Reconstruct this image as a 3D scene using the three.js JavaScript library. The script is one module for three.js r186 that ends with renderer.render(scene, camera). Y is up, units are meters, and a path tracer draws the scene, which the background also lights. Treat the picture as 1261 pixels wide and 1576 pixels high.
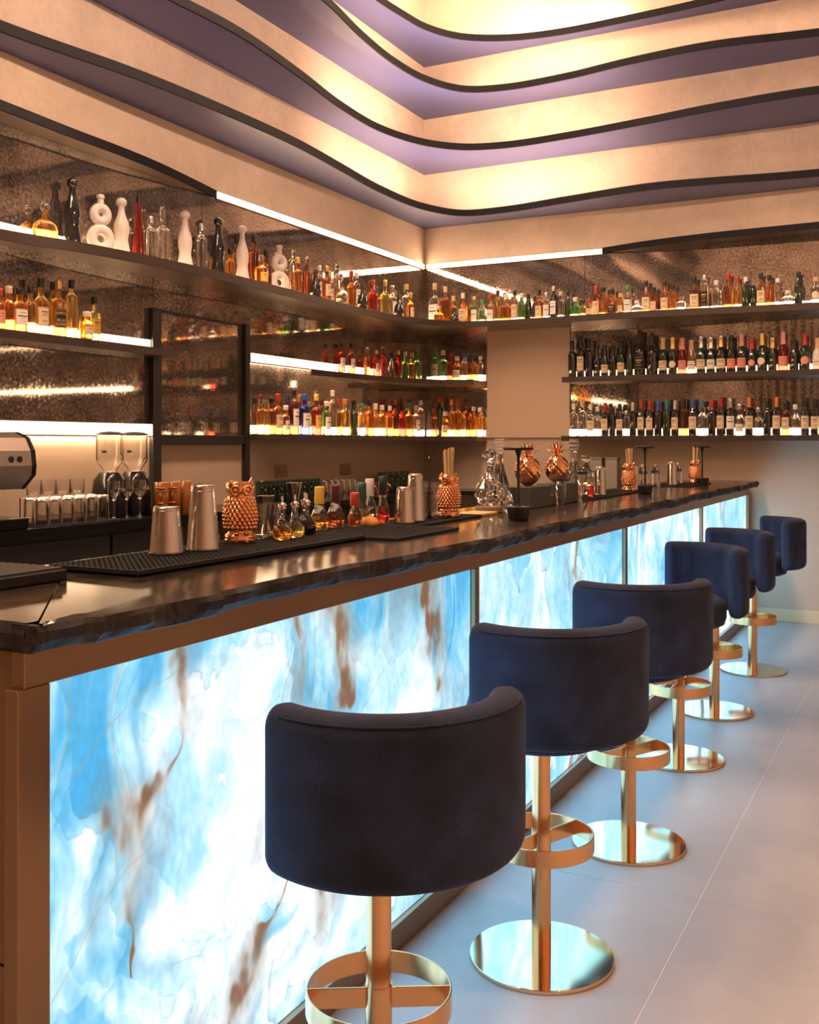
import * as THREE from 'three';
import { RoundedBoxGeometry } from 'three/addons/geometries/RoundedBoxGeometry.js';
import { mergeGeometries, toCreasedNormals, mergeVertices } from 'three/addons/utils/BufferGeometryUtils.js';
import { RectAreaLightUniformsLib } from 'three/addons/lights/RectAreaLightUniformsLib.js';

RectAreaLightUniformsLib.init();
const scene = new THREE.Scene();
scene.background = new THREE.Color(0x000000);
// ---------------------------------------------------------------- camera (level, lens shifted down), exposure
const YAW = Math.atan(810 / 1570);
const camera = new THREE.PerspectiveCamera(2 * Math.atan(892 / 1570) * 180 / Math.PI, 1261 / 1576, 0.05, 60);
camera.position.set(1.337, 1.4, 0);
camera.rotation.y = YAW;
camera.setViewOffset(1261, 1784, 0, 208, 1261, 1576);
camera.updateProjectionMatrix();
const renderer = new THREE.WebGLRenderer({ antialias: true });
renderer.toneMapping = THREE.LinearToneMapping;
renderer.toneMappingExposure = 1.0;
renderer.shadowMap.enabled = true;

// light levels (three.js units)
const WARM = new THREE.Color().setRGB(1.0, 0.64, 0.37);
const FINC = new THREE.Color().setRGB(1.0, 0.64, 0.40);
const CYAN = new THREE.Color().setRGB(0.14, 0.58, 1.0);
const LV = { shelf: 15, wallLed: 26, fin: 230, bare: 60, onyx: 1.9, down: 42, barPanel: 42, wash: 80 };

// ---------------------------------------------------------------- helpers
let seed = 7;
const rnd = () => { seed = (seed + 0x6d2b79f5) | 0; let t = Math.imul(seed ^ (seed >>> 15), 1 | seed); t = (t + Math.imul(t ^ (t >>> 7), 61 | t)) ^ t; return ((t ^ (t >>> 14)) >>> 0) / 4294967296; };
const rr = (a, b) => a + (b - a) * rnd();
const PERM = new Uint8Array(512), GX = new Float32Array(256), GY = new Float32Array(256);
{ const p = Array.from({ length: 256 }, (_, i) => i); for (let i = 255; i > 0; i--) { const j = Math.floor(rnd() * (i + 1)); [p[i], p[j]] = [p[j], p[i]]; } for (let i = 0; i < 512; i++) PERM[i] = p[i & 255]; for (let i = 0; i < 256; i++) { const a = i / 256 * Math.PI * 2; GX[i] = Math.cos(a) * 1.4; GY[i] = Math.sin(a) * 1.4; } }
function noise(x, y, z = 0) { // gradient noise in the plane; z picks another layer
  x += z * 37.17 + 1000; y += z * 11.73 + 1000; const xi = Math.floor(x), yi = Math.floor(y), fx = x - xi, fy = y - yi, X = xi & 255, Y = yi & 255, u = fx * fx * fx * (fx * (fx * 6 - 15) + 10), v = fy * fy * fy * (fy * (fy * 6 - 15) + 10);
  const a = PERM[PERM[X] + Y], b = PERM[PERM[X + 1] + Y], c = PERM[PERM[X] + Y + 1], d = PERM[PERM[X + 1] + Y + 1];
  const n0 = GX[a] * fx + GY[a] * fy, n1 = GX[b] * (fx - 1) + GY[b] * fy, n2 = GX[c] * fx + GY[c] * (fy - 1), n3 = GX[d] * (fx - 1) + GY[d] * (fy - 1);
  const p = n0 + (n1 - n0) * u, q = n2 + (n3 - n2) * u; return p + (q - p) * v;
}
const fbm = (x, y, z = 0, o = 4) => { let s = 0, a = 0.5, f = 1; for (let i = 0; i < o; i++) { s += a * noise(x * f, y * f, z + i * 7.3); f *= 2.03; a *= 0.5; } return s; };
const sm = (a, b, x) => { const t = Math.min(1, Math.max(0, (x - a) / (b - a))); return t * t * (3 - 2 * t); };
const taken = new Map();
const numbered = (n) => { const k = taken.get(n) ?? 0; taken.set(n, k + 1); return k ? n + '_' + String(k).padStart(3, '0') : n; };
const V = (X, Y, d) => new THREE.Vector3(X, Y, -d);
function shade(o) { o.castShadow = o.receiveShadow = true; return o; }
function mesh(name, geo, mat, parent) { const m = shade(new THREE.Mesh(geo, mat)); m.name = parent ? name : numbered(name); (parent || scene).add(m); return m; }
function thing(name, label, category, x = 0, y = 0, z = 0, turn = 0, group) {
  const g = new THREE.Group(); g.name = numbered(name); g.position.set(x, y, z); g.rotation.y = turn;
  g.userData = { label, category }; if (group) g.userData.group = group; scene.add(g); return g;
}
function struct(name, geo, mat, label, category) {
  const o = geo ? shade(new THREE.Mesh(geo, mat)) : new THREE.Group(); o.name = name; scene.add(o);
  o.userData = { kind: 'structure', label, category }; return o;
}
const box = (x0, x1, y0, y1, z0, z1) => { const g = new THREE.BoxGeometry(Math.abs(x1 - x0), Math.abs(y1 - y0), Math.abs(z1 - z0)); g.translate((x0 + x1) / 2, (y0 + y1) / 2, (z0 + z1) / 2); return g; };
const rbox = (w, h, d, r = 0.004, x = 0, y = 0, z = 0, s = 2) => { const g = new RoundedBoxGeometry(w, h, d, s, r); g.translate(x, y, z); return g; };
const cyl = (r0, r1, h, n = 20, y = 0, x = 0, z = 0) => { const g = new THREE.CylinderGeometry(r1, r0, h, n); g.translate(x, y + h / 2, z); return g; };
const lathe = (pts, n = 24) => new THREE.LatheGeometry(pts.map(([r, y]) => new THREE.Vector2(r, y)), n);
const join = (...gs) => { const a = gs.flat().map((g) => { const h = g.index ? g.toNonIndexed() : g; for (const k of Object.keys(h.attributes)) if (!['position', 'normal', 'uv'].includes(k)) h.deleteAttribute(k); return h; }); return mergeGeometries(a); };
const lin = (r, g, b) => new THREE.Color().setRGB(r, g, b);
function tex(w, h, fn, srgb = true) {
  const d = new Uint8Array(w * h * 4);
  for (let y = 0; y < h; y++) for (let x = 0; x < w; x++) { const c = fn(x / w, y / h), i = (y * w + x) * 4; d[i] = Math.max(0, Math.min(255, c[0])); d[i + 1] = Math.max(0, Math.min(255, c[1])); d[i + 2] = Math.max(0, Math.min(255, c[2])); d[i + 3] = 255; }
  const t = new THREE.DataTexture(d, w, h); t.magFilter = THREE.LinearFilter; t.minFilter = THREE.LinearFilter; t.wrapS = t.wrapT = THREE.RepeatWrapping; if (srgb) t.colorSpace = THREE.SRGBColorSpace; t.needsUpdate = true; return t;
}
// uv in metres from the two largest world axes of each face
function uvMetres(g, k = 1) {
  const h = g.index ? g.toNonIndexed() : g; h.computeVertexNormals(); const p = h.attributes.position, n = h.attributes.normal, uv = new Float32Array(p.count * 2);
  for (let i = 0; i < p.count; i++) { const ax = Math.abs(n.getX(i)), ay = Math.abs(n.getY(i)), az = Math.abs(n.getZ(i)); let u, v; if (ay > ax && ay > az) { u = p.getX(i); v = p.getZ(i); } else if (ax > az) { u = p.getZ(i); v = p.getY(i); } else { u = p.getX(i); v = p.getY(i); } uv[2 * i] = u * k; uv[2 * i + 1] = v * k; }
  h.setAttribute('uv', new THREE.BufferAttribute(uv, 2)); return h;
}
const std = (o) => new THREE.MeshStandardMaterial(o);
const phy = (o) => new THREE.MeshPhysicalMaterial(o);
// tileable value-noise textures
const tnoise = (u, v, f, z) => { // periodic blend of Perlin noise
  const a = noise(u * f, v * f, z), b = noise((u - 1) * f, v * f, z), c = noise(u * f, (v - 1) * f, z), d = noise((u - 1) * f, (v - 1) * f, z);
  return (a * (1 - u) + b * u) * (1 - v) + (c * (1 - u) + d * u) * v;
};
function areaLight(parent, color, I, w, h, pos, look) { const l = new THREE.RectAreaLight(color, I, w, h); l.position.copy(pos); parent.add(l); l.lookAt(look); return l; }

// ---------------------------------------------------------------- materials
const plasterTex = tex(384, 384, (u, v) => { const n = tnoise(u, v, 5, 1) * 0.6 + tnoise(u, v, 17, 2) * 0.35 + tnoise(u, v, 60, 3) * 0.3; const k = 226 + n * 26; return [k, k * 0.905, k * 0.82]; });
const plasterBump = tex(320, 320, (u, v) => { const n = tnoise(u, v, 40, 4) * 0.6 + tnoise(u, v, 110, 5) * 0.4; const k = 128 + n * 110; return [k, k, k]; }, false);
const mirrorTex = tex(512, 512, (u, v) => {
  const c = tnoise(u, v, 6, 1) + 0.5 * tnoise(u, v, 14, 2), f = tnoise(u, v, 70, 3), g = tnoise(u, v, 150, 4);
  const k = 172 + c * 46 + f * 62 + g * 56; return [k * 1.0, k * 0.96, k * 0.93];
});
const mirrorRough = tex(256, 256, (u, v) => { const c = tnoise(u, v, 6, 1) + 0.5 * tnoise(u, v, 14, 2), f = tnoise(u, v, 70, 3); const k = 10 + Math.max(0, f * 0.6 + c * 0.5) * 34; return [k, k, k]; }, false);
const stoneTex = tex(512, 512, (u, v) => {
  const w = tnoise(u, v, 4, 9) * 0.9, grain = Math.sin((v * 26 + w * 3 + tnoise(u, v, 9, 2) * 1.3) * 6.28), n = tnoise(u, v, 30, 3), m = tnoise(u, v, 90, 5);
  const k = 44 + grain * 7 + n * 20 + m * 16; return [k * 1.12, k * 0.93, k * 0.82];
});
const rockTex = tex(320, 320, (u, v) => { const n = tnoise(u, v, 8, 1), m = tnoise(u, v, 24, 2), q = tnoise(u, v, 70, 3), vein = 1 - Math.abs(tnoise(u, v, 7, 8)) * 14; const k = 34 + n * 24 + m * 22 + q * 16 + Math.max(0, vein) * 26; return [k * 1.06, k * 0.96, k * 0.9]; });
const velvetBump = tex(256, 256, (u, v) => { const k = 128 + tnoise(u, v, 60, 1) * 90 + tnoise(u, v, 120, 2) * 60; return [k, k, k]; }, false);
const velvetTex = tex(256, 256, (u, v) => { const n = tnoise(u, v, 4, 1) + tnoise(u, v, 11, 2) * 0.6 + tnoise(u, v, 90, 3) * 0.35; const k = 1 + n * 0.5; return [31 * k, 40 * k, 64 * k]; });
const tileTex = tex(256, 256, (u, v) => { const n = tnoise(u, v, 3, 1) * 0.5 + tnoise(u, v, 12, 2) * 0.3 + tnoise(u, v, 80, 3) * 0.35; const k = 164 + n * 16; return [k, k * 0.985, k * 0.985]; });
const rep = (t, x, y) => { const c = t.clone(); c.repeat.set(x, y); c.needsUpdate = true; return c; };

const M = {
  plaster: std({ map: rep(plasterTex, 0.5, 0.5), bumpMap: rep(plasterBump, 0.8, 0.8), bumpScale: 0.002, roughness: 0.85 }),
  paint: std({ color: lin(0.5, 0.38, 0.28), roughness: 0.8, bumpMap: rep(plasterBump, 1, 1), bumpScale: 0.001 }),
  ceiling: std({ color: lin(0.7, 0.66, 0.6), roughness: 0.9 }),
  mirror: std({ map: rep(mirrorTex, 0.8, 0.8), roughnessMap: rep(mirrorRough, 0.8, 0.8), roughness: 1, metalness: 0.82, color: lin(0.8, 0.74, 0.7) }),
  fin: phy({ color: lin(0.09, 0.1, 0.26), roughness: 0.45, clearcoat: 0.3, clearcoatRoughness: 0.35 }),
  lip: std({ color: lin(0.008, 0.007, 0.011), roughness: 0.95 }),
  bronzeUnder: std({ color: lin(0.42, 0.36, 0.31), metalness: 0.95, roughness: 0.28, bumpMap: rep(plasterBump, 1.5, 1.5), bumpScale: 0.0008 }),
  shelfEdge: std({ color: lin(0.05, 0.032, 0.026), roughness: 0.45, metalness: 0.3 }),
  black: std({ color: lin(0.012, 0.011, 0.011), roughness: 0.45 }),
  blackGloss: std({ color: lin(0.01, 0.01, 0.011), roughness: 0.18 }),
  rubber: std({ color: lin(0.014, 0.013, 0.013), roughness: 0.75 }),
  bronze: std({ color: lin(0.33, 0.20, 0.11), metalness: 0.85, roughness: 0.42 }),
  brass: std({ color: lin(0.8, 0.55, 0.34), metalness: 1, roughness: 0.09 }),
  brassSoft: std({ color: lin(0.74, 0.42, 0.2), metalness: 1, roughness: 0.2 }),
  velvet: phy({ map: rep(velvetTex, 1.6, 1.6), bumpMap: rep(velvetBump, 4, 4), bumpScale: 0.0015, roughness: 0.95, sheen: 0.4, sheenColor: lin(0.25, 0.33, 0.5), sheenRoughness: 0.5 }),
  stone: std({ map: stoneTex, roughness: 0.16 }),
  rock: std({ map: rep(rockTex, 3, 3), bumpMap: rep(rockTex, 3, 3), bumpScale: 0.006, roughness: 0.75, }),
  tile: std({ map: tileTex, roughness: 0.42 }),
  grout: std({ color: lin(0.78, 0.76, 0.74), roughness: 0.9 }),
  base: std({ color: lin(0.62, 0.5, 0.3), roughness: 0.55 }),
  led: std({ color: 0x000000, emissive: lin(1.0, 0.80, 0.52), emissiveIntensity: 2.6, roughness: 1 }),
  ledHid: std({ color: 0x000000, emissive: lin(1.0, 0.82, 0.6), emissiveIntensity: 3, roughness: 1 }),
  wood: std({ color: lin(0.22, 0.105, 0.045), roughness: 0.45 }),
};

// ================================================================ SETTING
const WX = -2.91, WD = 8.53, MIR = 3.04, CEIL = 5.95, RX = 4.6, RZ = 3.2;
// floor: slab with separate large tiles
{
  const floor = struct('floor', uvMetres(box(WX - 0.2, RX, -0.12, -0.0012, -WD - 0.2, RZ)), M.grout, 'pale large-format tiled floor', 'floor');
  const g = uvMetres(rbox(1.1975, 0.012, 1.1975, 0.0006, 0, -0.006, 0, 1));
  for (let i = 0; i < 6; i++) for (let j = 0; j < 9; j++) {
    const x = -2.31 + i * 1.2, z = 2.2 - j * 1.2; if (z < -WD) continue;
    const t = mesh('floor_tile', g, M.tile, floor); t.position.set(x, 0, z);
  }
  const gl = uvMetres(rbox(1.1975, 0.012, 0.527, 0.0006, 0, -0.006, 0, 1));
  for (let i = 0; i < 6; i++) mesh('floor_tile', gl, M.tile, floor).position.set(-2.31 + i * 1.2, 0, -8.265);
}
const wallBox = (x0, x1, y0, y1, d0, d1) => uvMetres(box(x0, x1, y0, y1, -d0, -d1));
// left wall: plaster above, mirror between, paint below
const wallL = struct('wall_left', wallBox(WX - 0.2, WX, MIR, CEIL, -RZ, WD + 0.2), M.plaster, 'cream plaster wall stepped with wavy navy fins above the back bar', 'wall');
mesh('mirror_backing', wallBox(WX - 0.2, WX - 0.012, 1.46, MIR, -RZ, WD + 0.2), M.black, wallL);
mesh('lower_wall', wallBox(WX - 0.2, WX, 0, 1.46, -RZ, WD + 0.2), M.paint, wallL);
for (const [d0, d1, y0, y1] of [[-RZ, 0.6, 1.46, MIR], [0.6, 2.9, 2.46, MIR], [2.9, 5.28, 2.46, MIR], [5.284, 6.9, 2.46, MIR], [6.904, WD, 2.46, MIR], [0.6, 2.4, 1.46, 2.46], [2.404, 4.81, 1.46, 2.46], [4.814, 5.73, 1.46, 2.46], [5.734, 7.1, 1.46, 2.46], [7.104, WD, 1.46, 2.46]])
  mesh('mirror_panel', wallBox(WX - 0.012, WX, y0 + 0.001, y1 - 0.001, d0, d1), M.mirror, wallL);
const wallE = struct('wall_far', wallBox(WX - 0.2, RX + 0.2, MIR, CEIL, WD, WD + 0.2), M.plaster, 'cream plaster end wall with wavy navy fins', 'wall');
mesh('mirror_backing', wallBox(WX - 0.2, RX + 0.2, 1.44, MIR, WD + 0.012, WD + 0.2), M.black, wallE);
mesh('lower_wall', wallBox(WX - 0.2, RX + 0.2, 0, 1.46, WD, WD + 0.2), M.paint, wallE);
mesh('painted_panel', wallBox(-2.265, -1.489, 1.46, 2.44, WD - 0.02, WD + 0.012), M.paint, wallE);
for (const [x0, x1, y0, y1] of [[WX, -1.36, 2.46, MIR], [-1.356, 0.6, 2.46, MIR], [0.604, RX, 2.46, MIR], [WX, -2.265, 1.46, 2.46], [-1.489, -0.9, 1.46, 2.46], [-0.896, 0.1, 1.46, 2.46], [0.104, 1.4, 1.46, 2.46], [1.404, RX, 1.46, 2.46]])
  mesh('mirror_panel', wallBox(x0, x1, y0 + 0.001, y1 - 0.001, WD, WD + 0.012), M.mirror, wallE);
struct('wall_right', wallBox(RX, RX + 0.2, 0, CEIL, -RZ, WD + 0.2), M.plaster, 'plain cream side wall', 'wall');
struct('wall_near', wallBox(WX - 0.2, RX + 0.2, 0, CEIL, -RZ - 0.2, -RZ), M.plaster, 'plain cream wall opposite the end mirrors', 'wall');
{
  const w = scene.children[scene.children.length - 1];
  for (let i = 0; i < 8; i++) mesh('wainscot_panel', uvMetres(rbox(0.9, 1.5, 0.03, 0.006, WX + 0.5 + i * 0.935, 0.76, RZ - 0.016)), M.wood, w);
}
struct('ceiling', wallBox(WX - 0.2, RX + 0.2, CEIL, CEIL + 0.15, -RZ - 0.2, WD + 0.2), M.ceiling, 'plain pale ceiling', 'ceiling');
struct('baseboard_far', uvMetres(rbox(RX - 0.06, 0.1, 0.018, 0.004, (RX + 0.06) / 2, 0.05, -WD + 0.009)), M.base, 'pale yellow skirting along the end wall', 'baseboard');

// ---------------------------------------------------------------- spline edge -> plate
function edgeCurve(pts, n = 160) {
  const c = new THREE.CatmullRomCurve3(pts.map(([x, d]) => new THREE.Vector3(x, 0, -d)), false, 'centripetal');
  return c.getSpacedPoints(n).map((p) => [p.x, -p.z]);
}
function plate(edge, y0, y1, close) { // flat plate between the edge and the wall points in close
  const s = new THREE.Shape(); edge.forEach(([x, d], i) => (i ? s.lineTo(x, d) : s.moveTo(x, d))); close.forEach(([x, d]) => s.lineTo(x, d));
  const g = new THREE.ExtrudeGeometry(s, { depth: y1 - y0, bevelEnabled: false, curveSegments: 1 }); g.rotateX(-Math.PI / 2); g.translate(0, y0, 0); return g;
}
function ribbon(edge, y0, y1, t, inset = 0) { // upright band of thickness t standing along the edge, on its wall side
  const P = [], n = edge.length, nor = edge.map((_, i) => { const a = edge[Math.max(0, i - 1)], b = edge[Math.min(n - 1, i + 1)], x = b[0] - a[0], y = b[1] - a[1], l = Math.hypot(x, y); return [-y / l, x / l]; });
  const at = (i, o, y) => [edge[i][0] + nor[i][0] * o, y, -(edge[i][1] + nor[i][1] * o)];
  const quad = (a, b, c, d) => P.push(...a, ...b, ...c, ...a, ...c, ...d);
  for (let i = 0; i < n - 1; i++) {
    const a0 = at(i, inset, y0), a1 = at(i, inset, y1), b0 = at(i + 1, inset, y0), b1 = at(i + 1, inset, y1), c0 = at(i, inset + t, y0), c1 = at(i, inset + t, y1), d0 = at(i + 1, inset + t, y0), d1 = at(i + 1, inset + t, y1);
    quad(a0, b0, b1, a1); quad(d0, c0, c1, d1); quad(a1, b1, d1, c1); quad(c0, d0, b0, a0);
  }
  for (const [i, s] of [[0, 1], [n - 1, -1]]) { const q = [at(i, inset, y0), at(i, inset, y1), at(i, inset + t, y1), at(i, inset + t, y0)]; s > 0 ? quad(...q) : quad(...q.reverse()); }
  const g = new THREE.BufferGeometry(); g.setAttribute('position', new THREE.Float32BufferAttribute(P, 3)); g.setAttribute('uv', new THREE.Float32BufferAttribute(new Float32Array(P.length / 3 * 2), 2)); g.computeVertexNormals();
  return toCreasedNormals(g, 0.5);
}
// ---------------------------------------------------------------- wavy fins
const NEAR = [[-2.7, -3.1], [-2.62, -1.6], [-2.74, 0.2]];
const FINS = [
  [3.41, [...NEAR, [-2.78, 2.2], [-2.70, 3.49], [-2.56, 4.3], [-2.50, 5.1], [-2.49, 5.77], [-2.535, 6.4], [-2.59, 7.1], [-2.55, 7.8], [-2.36, 8.17], [-1.98, 8.22], [-1.38, 8.12], [-0.67, 8.01], [-0.2, 8.06], [0.56, 8.18], [1.8, 8.1], [4.6, 8.25]]],
  [3.915, [...NEAR, [-2.75, 2.0], [-2.62, 3.4], [-2.51, 4.5], [-2.47, 5.08], [-2.53, 5.85], [-2.615, 6.54], [-2.62, 7.19], [-2.467, 7.69], [-2.24, 7.94], [-1.9, 8.05], [-1.36, 8.04], [-0.65, 7.95], [-0.16, 7.87], [0.6, 7.83], [1.8, 8.05], [4.6, 8.2]]],
  [4.43, [...NEAR, [-2.7, 2.0], [-2.5, 3.8], [-2.36, 5.0], [-2.375, 5.91], [-2.46, 6.57], [-2.495, 7.15], [-2.44, 7.66], [-2.26, 8.0], [-1.93, 8.12], [-1.38, 8.11], [-0.83, 8.02], [-0.19, 7.98], [0.57, 8.1], [1.8, 8.2], [4.6, 8.1]]],
  [4.92, [...NEAR, [-2.6, 2.0], [-2.5, 4.2], [-2.55, 5.8], [-2.6, 6.6], [-2.595, 7.06], [-2.56, 7.42], [-2.5, 7.77], [-2.33, 8.07], [-1.99, 8.28], [-1.57, 8.37], [-0.93, 8.37], [-0.28, 8.33], [0.6, 8.2], [1.8, 8.1], [4.6, 8.25]]],
];
let trimNo = 1;
const finWord = ['lowest full', 'second', 'third', 'topmost'];
FINS.forEach(([y, pts], k) => {
  const e = edgeCurve(pts, 260);
  const f = struct('trim_' + trimNo++, plate(e, y, y + 0.03, [[RX, WD], [WX, WD], [WX, -3.1]]), M.fin, finWord[k] + ' wavy navy ceiling fin round the room corner', 'wavy fin');
  mesh('lip', ribbon(e, y - 0.006, y + 0.05, 0.014, -0.006), M.lip, f);
  // light strip on top of the fin, behind the lip, round the corner only
  const pr = e.filter(([x, d]) => (x < -2.2 ? d > 6.7 : x < -1.0));
  mesh('led_strip', ribbon(pr, y + 0.0305, y + 0.036, 0.018, 0.046), M.ledHid, f);
  const step = Math.max(2, Math.floor(pr.length / 9));
  for (let i = 0; i + step < pr.length; i += step) {
    const a = pr[i], b = pr[i + step], mx = (a[0] + b[0]) / 2, md = (a[1] + b[1]) / 2, x = b[0] - a[0], dd = b[1] - a[1], l = Math.hypot(x, dd), nx = -dd / l, nd = x / l;
    const L = new THREE.RectAreaLight(FINC, LV.fin, 0.02, l * 0.96); L.position.set(mx + nx * 0.06, y + 0.04, -(md + nd * 0.06)); L.rotation.order = 'YXZ'; L.rotation.y = Math.atan2(x, -dd); L.rotation.x = Math.PI / 2; f.add(L);
  }
});
// lowest partial fins at the mirror head
for (const [pts, close, lab] of [
  [[[-2.65, -3.1], [-2.6, -1], [-2.66, 1], [-2.71, 3.0], [-2.735, 3.65], [-2.755, 4.0], [-2.765, 4.4], [-2.79, 4.72], [-2.85, 5.1], [WX, 5.43]], [[WX, -3.1]], 'short wavy fin over the spirit shelf with mirror below'],
  [[[-1.2, WD], [-0.82, 8.41], [-0.3, 8.32], [0.53, 8.28], [1.6, 8.2], [4.6, 8.25]], [[RX, WD]], 'short wavy fin over the end wall mirrors']]) {
  const e = edgeCurve(pts, 120);
  const f = struct('trim_' + trimNo++, plate(e, MIR, MIR + 0.03, close), M.bronzeUnder, lab, 'wavy fin');
  mesh('lip', ribbon(e, MIR - 0.004, MIR + 0.045, 0.014, -0.006), M.lip, f);
}
// ---------------------------------------------------------------- LED strips
function ledL(label, d0, d1, y, h = 0.065, level = LV.shelf, off = 0.006) { // on left wall
  const n = (d1 - d0), bare = label.startsWith('bare'), g = thing('led_strip', label, 'led strip', WX + 0.001, y, -(d0 + d1) / 2); if (bare) off = 0.024;
  mesh('channel', box(0, off, 0, h, -n / 2, n / 2), M.bronze, g);
  mesh('diffuser', box(off, off + 0.006, 0.003, h - 0.003, -n / 2 + 0.002, n / 2 - 0.002), M.led, g);
  areaLight(g, WARM, level, n, h, new THREE.Vector3(off + 0.012, h / 2, 0), new THREE.Vector3(WX + 1, y + h / 2, -(d0 + d1) / 2));
  if (bare) areaLight(g, WARM, LV.bare, n, 0.02, new THREE.Vector3(off - 0.008, -0.004, 0), new THREE.Vector3(WX + off, y - 1, -(d0 + d1) / 2)); return g;
}
function ledE(label, x0, x1, y, h = 0.065, level = LV.shelf, off = 0.006) { // on end wall
  const n = x1 - x0, g = thing('led_strip', label, 'led strip', (x0 + x1) / 2, y, -WD + 0.001);
  mesh('channel', box(-n / 2, n / 2, 0, h, 0, off), M.bronze, g);
  mesh('diffuser', box(-n / 2 + 0.002, n / 2 - 0.002, 0.003, h - 0.003, off, off + 0.006), M.led, g);
  areaLight(g, WARM, level, n, h, new THREE.Vector3(0, h / 2, off + 0.012), new THREE.Vector3((x0 + x1) / 2, y + h / 2, -WD + 1)); return g;
}
ledL('warm strip light at the foot of the left plaster wall', 5.42, WD - 0.03, MIR - 0.012, 0.05, LV.wallLed, 0.012);
ledE('warm strip light at the foot of the end plaster wall', WX + 0.03, -1.2, MIR - 0.012, 0.05, LV.wallLed, 0.012);
ledL('strip light behind the decanters on the top spirit shelf', 1.2, 4.2, 2.472);
ledL('strip light behind the bottles on the top shelf towards the corner', 4.25, WD - 0.03, 2.472, 0.05);
ledE('strip light behind the bottles on the top shelf of the end wall', WX + 0.03, 3, 2.472, 0.055);
ledL('strip light behind the whisky bottles on the short shelf', 1.6, 4.79, 1.972);
ledL('bare strip light on the wall above the coffee machine', 1.6, 4.79, 1.45, 0.075);
ledL('bare strip light running into the corner shelf', 5.78, 7.6, 1.972, 0.065);
ledE('strip light behind the liqueurs on the corner shelf', WX + 0.03, -2.28, 1.972, 0.06);
ledL('strip light behind the amber bottles under the corner shelf', 5.78, WD - 0.03, 1.472);
ledE('strip light behind the amber bottles on the return of the low shelf', WX + 0.03, -2.28, 1.472, 0.06);
ledE('strip light behind the champagne on the end wall', -1.48, 3, 1.972, 0.06);
ledE('strip light behind the wine on the end wall', -1.48, 3, 1.472, 0.06);

// ---------------------------------------------------------------- shelves
function shelf(label, pts, close, y0, y1, n = 120, smooth = true) {
  const e = smooth ? edgeCurve(pts, n) : pts, g = thing('shelf', label, 'shelf', 0, 0, 0);
  mesh('board', uvMetres(plate(e, y0, y1 - 0.004, close)), M.bronzeUnder, g);
  mesh('edge_trim', ribbon(e, y0 - 0.002, y1, 0.014, -0.006), M.shelfEdge, g);
  return g;
}
shelf('long curved top shelf carrying decanters and spirits round the corner', [[-2.84, 1.2], [-2.84, 2.6], [-2.80, 3.58], [-2.69, 4.05], [-2.61, 4.95], [-2.64, 6.1], [-2.67, 7.0], [-2.63, 7.45], [-2.52, 7.85], [-2.37, 8.05], [-2.1, 8.155], [-1.37, 8.16], [-0.9, 8.13], [-0.48, 8.15], [0.55, 8.24], [1.6, 8.2], [3.2, 8.2]], [[3.2, WD], [WX, WD], [WX, 1.2]], 2.42, 2.472, 200);
shelf('short straight shelf of whisky bottles beside the dark post', [[-2.76, 1.6], [-2.76, 4.86]], [[WX + 0.055, 4.86], [WX + 0.055, 4.775], [WX, 4.775], [WX, 1.6]], 1.93, 1.972, 2, false);
shelf('curved corner shelf of liqueurs over the amber bottles', [[WX + 0.02, 6.55], [-2.82, 7.2], [-2.68, 7.9], [-2.5, 8.15], [-2.272, 8.22]], [[-2.272, WD], [WX, WD]], 1.93, 1.972, 40);
shelf('low shelf of amber bottles ending at the painted panel', [[-2.71, 5.78], [-2.69, 7.6], [-2.6, 8.05], [-2.45, 8.24], [-2.272, 8.28]], [[-2.272, WD], [WX, WD], [WX, 5.78]], 1.43, 1.472, 60);
shelf('end wall shelf of champagne bottles', [[-1.485, 8.3], [0.6, 8.28], [3, 8.3]], [[3, WD], [-1.485, WD]], 1.93, 1.972, 30);
shelf('lowest end wall shelf of wine bottles', [[-1.485, 8.28], [3, 8.28]], [[3, WD], [-1.485, WD]], 1.43, 1.472, 2, false);
// black framed mirror bay
{
  const g = thing('mirror_frame', 'black framed mirror bay between the two shelf runs', 'mirror frame', WX, 0, -5.27);
  for (const [z, w] of [[0.455, 0.075], [-0.465, 0.05]]) mesh('post', rbox(0.036, 1.229, w, 0.004, 0.019, 1.6155, z), M.black, g);
  mesh('bottom_rail', rbox(0.04, 0.06, 0.85, 0.004, 0.021, 1.43, 0), M.black, g);
  mesh('top_rail', rbox(0.02, 0.014, 0.85, 0.003, 0.011, 2.222, 0), M.black, g);
}

// ================================================================ BAR
const BD0 = 1.24, BD1 = 8.44, PAN = 1.8; // panel run
// onyx textures
const hexc = (h) => [(h >> 16) & 255, (h >> 8) & 255, h & 255];
const mix = (a, b, t) => [a[0] + (b[0] - a[0]) * t, a[1] + (b[1] - a[1]) * t, a[2] + (b[2] - a[2]) * t];
const PAL = { white: hexc(0xf6fdff), ice: hexc(0xb6e6fa), sky: hexc(0x86d0f0), deep: hexc(0x3fabdf), smoke: hexc(0x7f8f98), brown: hexc(0x7d5234), tan: hexc(0xb39a84) };
function segDist(px, py, pts) { let b = 9; for (let i = 0; i + 1 < pts.length; i++) { const [ax, ay] = pts[i], [bx, by] = pts[i + 1], vx = bx - ax, vy = by - ay, t = Math.max(0, Math.min(1, ((px - ax) * vx + (py - ay) * vy) / (vx * vx + vy * vy))); b = Math.min(b, Math.hypot(px - ax - vx * t, py - ay - vy * t)); } return b; }
const h2 = (i, j, s) => { const v = Math.sin(i * 127.1 + j * 311.7 + s * 74.7) * 43758.5453; return v - Math.floor(v); };
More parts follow.
